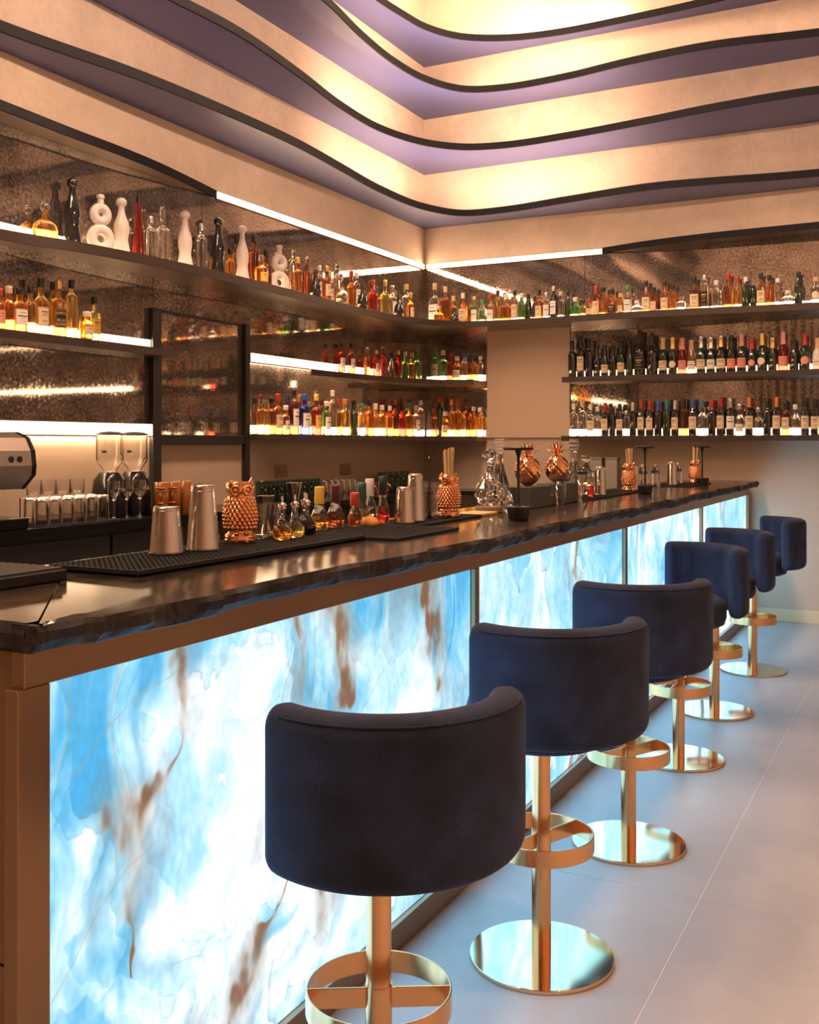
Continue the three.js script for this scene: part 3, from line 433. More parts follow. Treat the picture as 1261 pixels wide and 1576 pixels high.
// ================================================================ BOTTLES
const STOCK = {
  topL: `3.907 flask am x 0 0 0.23 0.070|4.099 pin bk - 0 0 0.38 0.055|4.299 fig8 wh - 0 0 0.33 0.083|4.464 pin wh - 0 0 0.35 0.055|4.609 cone rd k 0 0 0.39 0.040|4.710 tall cl s 0 0 0.29 0.032|4.814 sq cl x 0 0 0.37 0.039|5.025 pin wh - 0 0 0.39 0.055|5.184 tall cl s 0 0 0.34 0.036|5.356 pin bk - 0 0 0.41 0.055|5.488 sq am k 0 0 0.23 0.027|5.617 pin wh - 0 0 0.41 0.055|5.694 squat am x y 1 0.21 0.045|5.750 tall dr k 0 0 0.37 0.036|5.896 wh dr k 0 0 0.29 0.037|6.055 fig8 wh - 0 0 0.35 0.085|6.138 wh am g 0 1 0.27 0.034|6.238 tall cl x 0 0 0.35 0.036|6.380 jug bk k 0 1 0.22 0.042|6.420 sq dr x 0 0 0.33 0.039|6.534 wh dr g c 1 0.27 0.033|6.591 tall cl w c 0 0.29 0.031|6.732 wh am c c 0 0.27 0.034|6.760 skull cl - 0 1 0.14 0.050|6.848 gin cl x 0 0 0.35 0.044|7.068 wh am r 0 0 0.32 0.039|7.072 jug bk k 0 1 0.21 0.042|7.150 tall cl w w 0 0.32 0.034|7.419 wh rd r 0 0 0.30 0.038|7.633 wh yg g 0 0 0.33 0.041|7.693 jug bk k 0 1 0.21 0.042|7.762 gin cl s w 0 0.30 0.040|7.911 wh am g c 1 0.25 0.031|8.030 gin cl c 0 0 0.35 0.044`,
  topE: `-2.758 big cl c w 0 0.41 0.052|-2.664 squat or g 0 1 0.18 0.045|-2.650 gin or c 0 0 0.37 0.042|-2.569 wh go c 0 0 0.28 0.033|-2.509 jug bk k 0 1 0.16 0.042|-2.473 sq or w c 0 0.30 0.035|-2.357 gin gr g w 0 0.26 0.035|-2.281 big cl gn 0 0 0.22 0.036|-2.203 wh pk r w 0 0.27 0.033|-2.134 tall go k 0 0 0.30 0.031|-2.054 squat am w 0 0 0.26 0.045|-1.973 tall pk k c 0 0.29 0.030|-1.907 wh gr w 0 0 0.26 0.032|-1.845 tall dg k 0 0 0.25 0.027|-1.745 wh or k c 0 0.28 0.035|-1.679 tall cl s w 0 0.25 0.027|-1.610 tall bk s w 0 0.30 0.031|-1.544 gin cl c 0 0 0.25 0.030|-1.485 tall dg k 0 0 0.25 0.024|-1.416 squat gr w 0 0 0.19 0.040|-1.346 wh go k 0 0 0.16 0.025|-1.292 sq go r c 0 0.17 0.024|-1.232 wine dr r c 0 0.28 0.032|-1.166 wh am k 0 0 0.26 0.029|-1.092 squat am k k 0 0.24 0.040|-1.021 wh go g c 0 0.20 0.025|-0.959 gin cl gn w 0 0.26 0.032|-0.882 squat cl w 0 0 0.13 0.041|-0.805 sq am k c 0 0.29 0.031|-0.741 wh dr k c 0 0.23 0.028|-0.650 wh am k c 0 0.28 0.034|-0.582 wh am k 0 0 0.24 0.029|-0.513 big cl x 0 0 0.14 0.036|-0.410 sq dr k c 0 0.29 0.034|-0.327 tall cl s k 0 0.30 0.032|-0.234 big cl w 0 0 0.25 0.038|-0.141 sq or r 0 0 0.30 0.034|-0.072 wh go r 0 0 0.27 0.030|-0.006 gin dg w 0 0 0.26 0.031|0.052 tall dg k 0 0 0.19 0.023|0.109 sq am k c 0 0.28 0.030|0.174 wh am k 0 0 0.26 0.029|0.236 gin cl w 0 0 0.23 0.028|0.311 squat cl w 0 0 0.13 0.042|0.390 wh dg k 0 0 0.27 0.032|0.514 big cl c cr 0 0.22 0.036`,
  midL: `3.605 wh or r p 0 0.21 0.028|3.665 wh am c 0 0 0.23 0.028|3.733 big am k w 0 0.23 0.035|3.803 wh go k 0 0 0.25 0.030|3.874 wh go k c 0 0.30 0.037|3.993 wh am g J 0 0.31 0.039|4.086 tall go k 0 0 0.32 0.034|4.128 squat am w c 1 0.15 0.034|4.254 sq yg k y 0 0.25 0.030`,
  midC: `-2.752 gin gr gn w 0 0.31 0.037|-2.673 big cl w 0 0 0.29 0.037|-2.604 wh rd r 0 0 0.26 0.027|-2.533 squat am w w 0 0.23 0.039|-2.463 gin cl b 0 0 0.25 0.028|-2.407 wh dr k 0 0 0.20 0.024|-2.354 wh am k 0 0 0.21 0.024|-2.303 tall cl w 0 0 0.22 0.023`,
  midCL: `6.916 wh rd k w 0 0.23 0.029|7.068 wh dr k w 0 0.24 0.030|7.320 rnd dr x 0 0 0.22 0.037|7.474 wh rd g w 0 0.22 0.029|7.599 rnd rd x 0 0 0.26 0.041|7.750 gin cy k 0 0 0.21 0.030|7.870 wh rd g 0 0 0.25 0.030|8.005 wh cy w 0 0 0.25 0.031|8.131 squat am c 0 0 0.25 0.045|8.247 wh gr gn 0 0 0.28 0.034`,
  lowCL: `5.830 gin go x 0 0 0.24 0.030|5.893 gin go x 0 0 0.24 0.030|5.958 wh dr k 0 0 0.26 0.031|6.039 wh or r c 0 0.29 0.036|6.137 wh am w w 0 0.21 0.029|6.246 tall dr k w 0 0.33 0.035|6.384 gin bl b w 0 0.30 0.040|6.546 wh rd y y 0 0.31 0.038|6.694 gin gr w w 0 0.26 0.034|6.780 tall cl w 0 0 0.35 0.036|6.857 wh am r 0 0 0.28 0.035|6.966 big go o 0 0 0.29 0.046|7.099 wh dg k 0 0 0.29 0.036|7.235 gin cl gn 0 0 0.26 0.034|7.364 wh am k 0 0 0.30 0.037|7.463 squat go w 0 0 0.27 0.045|7.576 big go w 0 0 0.26 0.040|7.715 sq am w 0 0 0.26 0.031|7.810 wh dr r 0 0 0.32 0.039|7.943 wh rd k 0 0 0.27 0.033|8.080 wh am gn 0 0 0.30 0.037|8.221 gin pk w w 0 0.28 0.037|8.313 tall cl w 0 0 0.33 0.035`,
  lowCE: `-2.764 sq dr r 0 0 0.26 0.025|-2.711 tall dg r 0 0 0.36 0.024|-2.652 squat am w c 0 0.23 0.031|-2.588 wh go g 0 0 0.34 0.029|-2.527 wh am r 0 0 0.35 0.028|-2.472 gin go k 0 0 0.26 0.024|-2.423 wh dr k 0 0 0.25 0.022|-2.368 big am w 0 0 0.27 0.029|-2.308 gin go w 0 0 0.26 0.028`,
  champ: `-1.443 wine wn k 0 0 0.32 0.036|-1.367 wine wn k c 0 0.35 0.034|-1.293 wine wn k 0 0 0.33 0.034|-1.224 champ wn k 0 0 0.26 0.031|-1.155 champ dg k c 0 0.27 0.033|-1.086 champ wn k 0 0 0.26 0.031|-1.015 champ dg k c 0 0.30 0.035|-0.942 champ dg k 0 0 0.28 0.033|-0.855 magnum wn k k 0 0.38 0.048|-0.753 magnum wn k 0 0 0.35 0.048|-0.663 champ dg c c 0 0.31 0.037|-0.583 champ dg g cr 0 0.31 0.037|-0.505 champ rd p p 0 0.30 0.036|-0.431 champ pk c w 0 0.28 0.034|-0.355 champ dg s c 0 0.31 0.037|-0.277 champ dg s w 0 0.30 0.036|-0.198 champ wn g c 0 0.31 0.039|-0.118 champ wn k p 0 0.30 0.037|-0.038 champ wn p p 0 0.31 0.038|0.040 champ dg r o 0 0.27 0.034|0.119 champ dg g cr 0 0.31 0.039|0.197 champ dg g 0 0 0.27 0.034|0.275 champ rd p p 0 0.31 0.039|0.355 champ wn k 0 0 0.25 0.035|0.434 champ dg r o 0 0.29 0.041|0.528 champ wh c w 0 0.25 0.037`,
  wine: `-1.430 gin cl w 0 0 0.28 0.036|-1.353 gin cl c 0 0 0.30 0.036|-1.281 wh cl w c 0 0.27 0.031|-1.218 wh cl w 0 0 0.25 0.028|-1.153 wine wn r c 0 0.28 0.032|-1.090 wine wn k 0 0 0.24 0.027|-1.028 wine wn k c 0 0.27 0.030|-0.971 tall cl s 0 0 0.21 0.022|-0.914 wine wn s 0 0 0.28 0.031|-0.844 wine wn r c 0 0.30 0.033|-0.773 wine wn r c 0 0.29 0.033|-0.703 wine wn b 0 0 0.29 0.032|-0.632 wine dg t 0 0 0.30 0.033|-0.563 wine wn s c 0 0.29 0.032|-0.493 wine dr k 0 0 0.30 0.033|-0.422 wine wn b c 0 0.30 0.033|-0.345 bell cl t 0 0 0.28 0.039|-0.269 wine wn r 0 0 0.29 0.032|-0.198 wine wn r c 0 0.31 0.035|-0.126 wine wn s w 0 0.30 0.033|-0.054 bell cl s w 0 0.25 0.035|0.018 wine wn o c 0 0.30 0.033|0.088 bell cl s 0 0 0.22 0.032|0.157 wine wn k 0 0 0.29 0.031|0.226 wine wn o c 0 0.30 0.033|0.294 wine dr k c 0 0.27 0.031|0.365 bell cl w 0 0 0.24 0.035|0.437 wine wn k c 0 0.29 0.032|0.508 wine wn k c 0 0.28 0.033|0.581 bell cl s 0 0 0.22 0.036`,
};
const ORD = ['', 'first', 'second', 'third', 'fourth', 'fifth', 'sixth', 'seventh', 'eighth', 'ninth', 'tenth', 'eleventh', 'twelfth', 'thirteenth', 'fourteenth', 'fifteenth', 'sixteenth', 'seventeenth', 'eighteenth', 'nineteenth', 'twentieth'];
const TENS = { 2: ['twentieth', 'twenty'], 3: ['thirtieth', 'thirty'], 4: ['fortieth', 'forty'], 5: ['fiftieth', 'fifty'] };
const ord = (n) => (n <= 20 ? ORD[n] : n % 10 ? TENS[(n / 10) | 0][1] + '-' + ORD[n % 10] : TENS[n / 10][0]);
const glass = (r, g, b, o = {}) => phy({ color: lin(r, g, b), transmission: 1, thickness: 0.05, ior: 1.42, roughness: b > 0.9 ? 0.08 : 0.2, ...o });
const GL = {
  am: ['amber', glass(0.95, 0.42, 0.07)], or: ['orange', glass(0.98, 0.36, 0.06)], go: ['golden', glass(1, 0.68, 0.22)], rd: ['red', glass(0.8, 0.07, 0.045)], dr: ['brown', glass(0.5, 0.14, 0.05)],
  gr: ['green', glass(0.35, 0.85, 0.3)], dg: ['dark green', phy({ color: lin(0.008, 0.026, 0.01), roughness: 0.08, clearcoat: 1, clearcoatRoughness: 0.05 })], cl: ['clear', glass(0.97, 0.97, 0.95)], bl: ['deep blue', glass(0.05, 0.1, 0.75)], cy: ['pale blue', glass(0.35, 0.8, 0.95)],
  bk: ['black', phy({ color: lin(0.012, 0.012, 0.013), roughness: 0.12, clearcoat: 0.6 })], wh: ['frosted white', phy({ color: lin(0.86, 0.8, 0.76), roughness: 0.32, transmission: 0.45, thickness: 0 })],
  pk: ['pale pink', glass(0.98, 0.74, 0.66)], yg: ['yellow', glass(0.95, 0.82, 0.3)], wn: ['dark', phy({ color: lin(0.016, 0.013, 0.011), roughness: 0.08, clearcoat: 1, clearcoatRoughness: 0.05 })],
};
const cm = (r, g, b, o = {}) => std({ color: lin(r, g, b), roughness: 0.4, ...o });
const CAP = {
  k: ['black', cm(0.014, 0.013, 0.013)], g: ['gold', cm(0.75, 0.5, 0.18, { metalness: 0.85, roughness: 0.35 })], r: ['red', cm(0.45, 0.03, 0.02)], w: ['white', cm(0.75, 0.71, 0.66)], s: ['silver', cm(0.6, 0.58, 0.56, { metalness: 0.9, roughness: 0.3 })],
  c: ['cork', cm(0.62, 0.43, 0.26, { roughness: 0.8 })], b: ['blue', cm(0.03, 0.1, 0.45)], o: ['orange', cm(0.75, 0.24, 0.04)], p: ['pink', cm(0.72, 0.3, 0.25)], t: ['teal', cm(0.03, 0.22, 0.28)], x: ['glass', glass(0.97, 0.96, 0.93)], gn: ['green', cm(0.06, 0.3, 0.06)], y: ['yellow', cm(0.75, 0.5, 0.06)],
};
function labelMat(bg, ink, lines, text, font = 20) {
  const c = document.createElement('canvas'); c.width = 128; c.height = 128; const g = c.getContext('2d'); g.fillStyle = bg; g.fillRect(0, 0, 128, 128); g.fillStyle = ink; g.strokeStyle = ink; g.lineWidth = 2; g.strokeRect(6, 6, 116, 116);
  lines.forEach(([y, w, h]) => g.fillRect(64 - w / 2, y, w, h));
  if (text) { g.textAlign = 'center'; text.forEach(([s, y, f]) => { g.font = 'bold ' + f + 'px serif'; g.fillText(s, 64, y); }); }
  const t = new THREE.CanvasTexture(c); t.colorSpace = THREE.SRGBColorSpace; t.magFilter = THREE.LinearFilter; return std({ map: t, roughness: 0.6 });
}
const LAB = {
  c: ['cream label', labelMat('#d9c6a6', '#6b4b30', [[26, 70, 9], [44, 50, 5], [56, 78, 3], [90, 60, 4], [100, 40, 3]])], w: ['white label', labelMat('#e9e4dc', '#54504c', [[24, 60, 6], [50, 84, 12], [74, 50, 4], [96, 64, 3]])], k: ['black label', labelMat('#17130f', '#c9a35a', [[30, 76, 12], [56, 50, 5], [84, 64, 4]])],
  p: ['pink label', labelMat('#d78c7c', '#8a4a40', [[30, 60, 7], [56, 74, 5], [92, 50, 4]])], y: ['yellow label', labelMat('#e0b84a', '#7a3a14', [[28, 70, 10], [54, 54, 5], [92, 60, 4]])], J: ['black label', labelMat('#1a120c', '#d9b274', [], [['JAMESON', 36, 23], ['BLACK', 86, 28], ['BARREL', 112, 26]])],
  o: ['round pink label', cm(0.72, 0.3, 0.24, { roughness: 0.6 })], cr: ['round cream label', cm(0.75, 0.62, 0.48, { roughness: 0.6 })],
};
function sLathe(prof, n = 24, pow = 2, zs = 1) { // lathe with a rounded-square (pow > 2) or flattened (zs < 1) section
  const P = [], U = [], I = [], m = prof.length;
  for (let i = 0; i <= n; i++) { const a = i / n * Math.PI * 2, c = Math.sin(a), s = Math.cos(a), f = pow === 2 ? 1 : (Math.abs(c) ** pow + Math.abs(s) ** pow) ** (-1 / pow); for (const [r, y, q] of prof) { const k = q ? 1 : f; P.push(r * k * c, y, r * k * s * (q ? 1 : zs)); U.push(i / n, y); } }
  for (let i = 0; i < n; i++) for (let j = 0; j < m - 1; j++) { const a = i * m + j, b = a + m; I.push(a, b, a + 1, b, b + 1, a + 1); }
  let g = new THREE.BufferGeometry(); g.setAttribute('position', new THREE.Float32BufferAttribute(P, 3)); g.setAttribute('uv', new THREE.Float32BufferAttribute(U, 2)); g.setIndex(I);
  return toCreasedNormals(g, 0.9);
}
const SH = { // body top, shoulder end, neck radius, cap start (fractions of H), section power, section depth, name, shoulder roundness
  wh: [0.56, 0.7, 0.0145, 0.84, 2, 1, 'round bottle', 1], sq: [0.6, 0.68, 0.0145, 0.84, 6, 0.85, 'square bottle', 1], gin: [0.62, 0.72, 0.016, 0.86, 2, 1, 'straight bottle', 1.4], tall: [0.66, 0.8, 0.0135, 0.86, 2, 1, 'slim bottle', 0.8], big: [0.6, 0.7, 0.017, 0.85, 4, 0.8, 'broad bottle', 1.6], squat: [0.52, 0.68, 0.018, 0.82, 2, 1, 'squat bottle', 1.3],
  wine: [0.6, 0.73, 0.0145, 0.74, 2, 1, 'wine bottle', 1.2], champ: [0.44, 0.74, 0.0165, 0.68, 2, 1, 'champagne bottle', 0.6], magnum: [0.48, 0.74, 0.018, 0.72, 2, 1, 'large wine bottle', 0.6], bell: [0.42, 0.66, 0.016, 0.84, 2, 1, 'bell-shaped bottle', 1.8], rnd: [0.36, 0.68, 0.014, 0.82, 2, 0.55, 'flat round bottle', 1.6],
};
const gcache = new Map(); const cached = (k, f) => { if (!gcache.has(k)) gcache.set(k, f()); return gcache.get(k); };
function bottleParts(kind, H, R) {
  const [bt, sh, nr, cp, pow, zs, , rd] = SH[kind];
  return cached('b' + kind + H + R, () => {
    const p = [[0, 0.002], [R * 0.86, 0], [R * 0.97, 0.004], [R, 0.012]];
    if (kind === 'rnd') for (let i = 1; i <= 6; i++) p.push([R * (0.86 + 0.14 * Math.sin(Math.PI * i / 7)), H * bt * i / 7 + 0.012]);
    p.push([R, H * bt]);
    for (let i = 1; i < 7; i++) { const t = i / 7, e = t ** (1 + rd * 0.5), q = 0.5 - 0.5 * Math.cos(Math.PI * e); p.push([R + (nr - R) * q, H * (bt + (sh - bt) * t), t > 0.7 ? 1 : 0]); }
    p.push([nr, H * sh, 1], [nr, H * cp, 1], [nr * 0.98, H * (cp + 0.01), 1], [0, H * (cp + 0.012), 1]);
    const foil = kind === 'champ' || kind === 'magnum', wine = kind === 'wine';
    const c0 = H * (wine ? 0.745 : cp), cr = wine ? nr + 0.0012 : foil ? nr + 0.0012 : nr + 0.0025;
    const cap = foil ? sLathe([[nr + 0.006, c0], [cr + 0.001, H * 0.8], [cr, H * 0.9], [cr + 0.002, H * 0.92], [cr + 0.002, H * 0.97], [cr * 0.8, H], [0, H]], 16) : sLathe([[nr, c0], [cr, c0], [cr, c0 + (H - c0) * 0.5], [cr * 1.04, c0 + (H - c0) * 0.55], [cr, H - 0.002], [cr - 0.002, H], [0, H]], 16);
    return { body: sLathe(p, pow > 2 ? 32 : 24, pow, zs), cap };
  });
}
function labelGeo(kind, H, R, round) {
  const [bt, , , , pow, zs] = SH[kind];
  return cached('l' + kind + H + R + round, () => {
    if (round) { const g = new THREE.RingGeometry(0.0001, R * 0.74, 24, 8), p = g.attributes.position; for (let i = 0; i < p.count; i++) { const x = p.getX(i); p.setZ(i, Math.sqrt(Math.max(0, (R + 0.001) ** 2 - x * x))); } g.translate(0, H * bt * 0.62, 0); g.computeVertexNormals(); return g; }
    const y0 = H * bt * 0.28, y1 = H * bt * 0.86, N = 12, w = 1.05, P = [], U = [], I = [];
    for (let i = 0; i <= N; i++) { const a = (i / N * 2 - 1) * w, c = Math.sin(a), s = Math.cos(a), f = pow === 2 ? 1 : (Math.abs(c) ** pow + Math.abs(s) ** pow) ** (-1 / pow); for (const y of [y0, y1]) { P.push((R * f + 0.0007) * c, y, (R * f * zs + 0.0007) * s); U.push(i / N, y === y0 ? 0 : 1); } }
    for (let i = 0; i < N; i++) { const a = i * 2; I.push(a, a + 2, a + 1, a + 2, a + 3, a + 1); }
    const g = new THREE.BufferGeometry(); g.setAttribute('position', new THREE.Float32BufferAttribute(P, 3)); g.setAttribute('uv', new THREE.Float32BufferAttribute(U, 2)); g.setIndex(I); g.computeVertexNormals(); return g;
  });
}
function special(kind, H, R, o, mat, cap) {
  if (kind === 'pin') {
    mesh('body', cached('pin' + H + R, () => sLathe([[0, 0], [R * 0.86, 0], [R * 0.93, 0.006], [R * 0.9, H * 0.1], [R * 0.7, H * 0.26], [R * 0.64, H * 0.32], [R * 0.76, H * 0.42], [R * 0.8, H * 0.5], [R * 0.72, H * 0.58], [R * 0.44, H * 0.7], [R * 0.32, H * 0.78], [R * 0.29, H - R * 0.9], [R * 0.3, H - R * 0.7]], 28)), mat, o);
    mesh('ball_stopper', cached('pins' + H + R, () => { const g = new THREE.SphereGeometry(R * 0.56, 20, 14); g.scale(1, 0.9, 1); g.translate(0, H - R * 0.5, 0); return g; }), mat, o);
  } else if (kind === 'fig8') {
    mesh('body', cached('fig8' + H + R, () => { const a = new THREE.TorusGeometry(R * 0.63, R * 0.37, 16, 32), b = new THREE.TorusGeometry(R * 0.46, R * 0.32, 16, 32); a.scale(1, 1, 0.8); b.scale(1, 1, 0.85); a.translate(0, R, 0); b.translate(0, R * 2.64, 0); return join(a, b, sLathe([[R * 0.24, R * 3.3], [R * 0.2, H * 0.92], [R * 0.24, H * 0.95]], 16)); }), mat, o);
    mesh('stopper', sLathe([[0, H * 0.94], [R * 0.26, H * 0.94], [R * 0.28, H * 0.97], [R * 0.22, H], [0, H]], 16), mat, o);
  } else if (kind === 'flask') {
    mesh('body', sLathe([[0, 0], [R * 0.62, 0], [R * 0.86, 0.01], [R, 0.035], [R, 0.06], [R * 0.9, 0.085], [R * 0.62, 0.105], [R * 0.3, 0.114], [0.016, 0.12, 1], [0.015, 0.15, 1], [0.018, 0.155, 1], [0, 0.156, 1]], 36, 2, 0.52), mat, o);
    mesh('crystal_stopper', new THREE.IcosahedronGeometry(0.028, 1).translate(0, 0.18, 0), GL.cl[1], o);
  } else if (kind === 'cone') {
    mesh('body', sLathe([[0, 0], [R * 0.9, 0], [R, 0.008], [R * 0.9, H * 0.2], [R * 0.46, H * 0.62], [R * 0.34, H * 0.82], [R * 0.34, H * 0.9], [0, H * 0.9]], 24), mat, o);
    mesh('cap', sLathe([[R * 0.34, H * 0.9], [R * 0.42, H * 0.9], [R * 0.44, H * 0.96], [R * 0.34, H], [0, H]], 16), cap, o);
  } else if (kind === 'skull') {
    const g = new THREE.SphereGeometry(1, 40, 30), p = g.attributes.position;
    for (let i = 0; i < p.count; i++) { let x = p.getX(i), y = p.getY(i), z = p.getZ(i); const eye = Math.exp(-(((Math.abs(x) - 0.4) / 0.2) ** 2 + ((y + 0.05) / 0.2) ** 2)) * (z > 0 ? 1 : 0), no = Math.exp(-((x / 0.12) ** 2 + ((y + 0.36) / 0.14) ** 2)) * (z > 0 ? 1 : 0); const j = y < -0.3 ? 1 - 0.28 * sm(-0.3, -1, y) : 1; p.setXYZ(i, x * 0.045 * j, 0.062 + y * 0.062, (z * (1 - 0.24 * eye - 0.14 * no)) * 0.054 * j); }
    g.computeVertexNormals(); mesh('skull_body', g, mat, o);
    mesh('neck', sLathe([[0.012, 0.118], [0.012, H * 0.82], [0.015, H * 0.84], [0.015, H * 0.98], [0, H]], 16), CAP.c[1], o);
  } else if (kind === 'jug') {
    mesh('body', sLathe([[0, 0], [R * 0.7, 0], [R * 0.92, 0.012], [R, H * 0.26], [R * 0.94, H * 0.4], [R * 0.7, H * 0.54], [R * 0.36, H * 0.64], [R * 0.3, H * 0.82], [0, H * 0.82]], 24), mat, o);
    mesh('stopper', sLathe([[R * 0.3, H * 0.82], [R * 0.4, H * 0.83], [R * 0.4, H * 0.96], [R * 0.3, H], [0, H]], 16), cap, o);
    const h = mesh('handle', new THREE.TorusGeometry(H * 0.1, 0.005, 8, 20, Math.PI * 1.2), mat, o); h.position.set(R * 0.55, H * 0.62, 0); h.rotation.z = -1.2;
  }
}
const SPNAME = { pin: 'bowling-pin shaped decanter', fig8: 'figure-eight decanter', flask: 'flat round cognac decanter', cone: 'tall conical bottle', skull: 'skull-shaped bottle', jug: 'small jug bottle' };
const SHELF = {
  topL: ['L', 2.472, 'from the corner, long top shelf', 1, 'bottles on the long top shelf'], topE: ['E', 2.472, 'from the corner, end wall top shelf', 0, 'bottles on the end wall top shelf'], midL: ['L', 1.972, 'from the dark post, whisky shelf', 1, 'bottles on the whisky shelf'],
  midCL: ['L', 1.972, 'along the left mirror, corner liqueur shelf', 0, 'bottles on the corner liqueur shelf'], midC: ['E', 1.972, 'from the painted panel, corner liqueur shelf', 1, 'bottles on the corner liqueur shelf'], lowCL: ['L', 1.472, 'from the mirror bay, low amber shelf', 0, 'bottles on the low amber shelf'], lowCE: ['E', 1.472, 'from the painted panel, low amber shelf', 1, 'bottles on the low amber shelf'],
  champ: ['E', 1.972, 'from the painted panel, champagne shelf', 0, 'bottles on the champagne shelf'], wine: ['E', 1.472, 'from the painted panel, lowest wine shelf', 0, 'bottles on the lowest wine shelf'],
};
for (const [key, rows] of Object.entries(STOCK)) {
  const [wall, sy, where, rev, group] = SHELF[key], list = rows.split('|');
  list.forEach((row, i) => {
    const [ss, kind, gl, cp, lb, rw, hs, rs] = row.split(' '), s = +ss, H = +hs, R = +rs, front = +rw;
    const n = rev ? list.length - i : i + 1, spec = SPNAME[kind];
    const desc = spec ? `${GL[gl][0]} ${spec}` : `${GL[gl][0]} ${SH[kind][6]}, ${CAP[cp][0]} ${kind === 'champ' || kind === 'magnum' ? 'foil' : 'cap'}${lb !== '0' ? ', ' + LAB[lb][0] : ''}`;
    let x, z;
    if (wall === 'L') { x = WX + (key === 'midL' ? 0.07 + front * 0.07 : (key === 'topL' && s < 4.2 ? 0.064 : 0.075) + front * 0.1); z = -s; } else { x = s; z = -WD + 0.085 + front * 0.105; }
    const nm = spec ? (kind === 'pin' || kind === 'fig8' || kind === 'flask' ? 'decanter' : 'spirit_bottle') : kind === 'wine' || kind === 'magnum' ? 'wine_bottle' : kind === 'champ' ? 'champagne_bottle' : 'spirit_bottle';
    const o = thing(nm, `${desc}, ${ord(n)} ${where}`, spec && nm === 'decanter' ? 'decanter' : 'bottle', x, sy + 0.0005, z, (wall === 'L' ? Math.PI / 2 : 0) + (kind === 'skull' || kind === 'fig8' || kind === 'flask' ? -0.35 : rr(-0.25, 0.15)), group);
    if (spec) return special(kind, H, R, o, GL[gl][1], CAP[cp]?.[1]);
    const p = bottleParts(kind, H, R);
    mesh('body', p.body, GL[gl][1], o); mesh(kind === 'champ' || kind === 'magnum' ? 'foil' : 'cap', p.cap, CAP[cp][1], o);
    if (lb !== '0') mesh('paper_label', labelGeo(kind, H, R, lb === 'o' || lb === 'cr'), LAB[lb][1], o);
  });
}

// ================================================================ COUNTER OBJECTS
const CT = 1.112; // counter height
const steel = std({ color: lin(0.6, 0.56, 0.52), metalness: 1, roughness: 0.12 }), hammered = std({ color: lin(0.5, 0.46, 0.42), metalness: 1, roughness: 0.1, bumpMap: rep(plasterBump, 2, 1), bumpScale: 0.0008 }), copper = std({ color: lin(0.88, 0.42, 0.21), metalness: 1, roughness: 0.17 }), thin = phy({ color: lin(1, 1, 1), transmission: 1, thickness: 0, roughness: 0.02, ior: 1.5 }), crystal = glass(0.98, 0.97, 0.95, { ior: 1.5, roughness: 0.02 }), straw = std({ color: lin(0.72, 0.5, 0.26), roughness: 0.7 }), grey = std({ color: lin(0.06, 0.055, 0.05), roughness: 0.6 });
function mat(label, x0, x1, d0, d1, h = 0.009) {
  const g = thing('bar_mat', label, 'bar mat', (x0 + x1) / 2, CT + 0.0005, -(d0 + d1) / 2); const w = x1 - x0, l = d1 - d0;
  mesh('base', rbox(w, h * 0.55, l, 0.002, 0, h * 0.275, 0), M.rubber, g);
  const ns = [], nu = Math.floor(w / 0.016), nl = Math.floor(l / 0.016); const c = new THREE.BoxGeometry(0.008, h * 0.45, 0.008).toNonIndexed();
  for (let i = 0; i < nu; i++) for (let j = 0; j < nl; j++) ns.push(c.clone().translate(-w / 2 + (i + 0.5) * w / nu, h * 0.775, -l / 2 + (j + 0.5) * l / nl));
  const st = mesh('nubs', mergeGeometries(ns), M.rubber, g); st.userData.kind = 'stuff';
  mesh('rim', join(box(-w / 2, w / 2, 0, h, l / 2 - 0.006, l / 2), box(-w / 2, w / 2, 0, h, -l / 2, -l / 2 + 0.006), box(-w / 2, -w / 2 + 0.006, 0, h, -l / 2 + 0.006, l / 2 - 0.006), box(w / 2 - 0.006, w / 2, 0, h, -l / 2 + 0.006, l / 2 - 0.006)), M.rubber, g);
}
mat('black rubber mat under the shakers and the first owl', -0.45, -0.185, 1.68, 2.66, 0.016);
mat('broad black rubber mat in front of the small syrup bottles', -0.5, -0.085, 2.67, 3.12);
mat('black rubber mat under the steel tins and second owl', -0.46, -0.26, 3.13, 3.72);
mat('black rubber mat under the far decanters and tins', -0.46, -0.24, 5.15, 6.3);
mat('black rubber mat at the end of the bar under the last owl', -0.42, -0.12, 6.95, 7.62);
{
  const g = thing('drip_tray', 'black slotted drip tray on the bar return by the mitre crack', 'drip tray', -0.62, CT + 0.0005, -1.50);
  mesh('tray', rbox(0.63, 0.022, 0.19, 0.003, 0, 0.011, 0), M.rubber, g);
  for (let i = 0; i < 26; i++) mesh('slat', rbox(0.012, 0.006, 0.18, 0.001, -0.3 + i * 0.024, 0.025, 0, 1), grey, g);
}
const mh = CT + 0.017;
function tin(label, x, d, y, H, r0, r1) { const g = thing('shaker_tin', label, 'shaker', x, y, -d); mesh('tin', lathe([[0, H - 0.001], [r1 - 0.006, H], [r1 - 0.001, H - 0.002], [r1, H - 0.008], [r1 + 0.0006, H * 0.9], [r1 + 0.0012, H * 0.89], [r0, 0.006], [r0 + 0.0012, 0.003], [r0 + 0.0005, 0], [r0 - 0.002, 0]], 48), hammered, g); mesh('base_band', lathe([[r1 + 0.0008, H * 0.895], [r1 + 0.002, H * 0.9], [r1 + 0.0008, H * 0.905]], 48), steel, g); return g; }
tin('short upturned steel shaker tin beside the tall one, nearest the mitre crack', -0.366, 1.98, mh, 0.118, 0.042, 0.032);
tin('tall upturned steel shaker tin next to the first copper owl', -0.34, 2.09, mh, 0.168, 0.043, 0.03);
tin('small polished steel tin before the second copper owl', -0.335, 3.2, CT + 0.01, 0.128, 0.036, 0.026);
tin('tall polished steel tin behind the small one', -0.342, 3.3, CT + 0.01, 0.172, 0.036, 0.026);
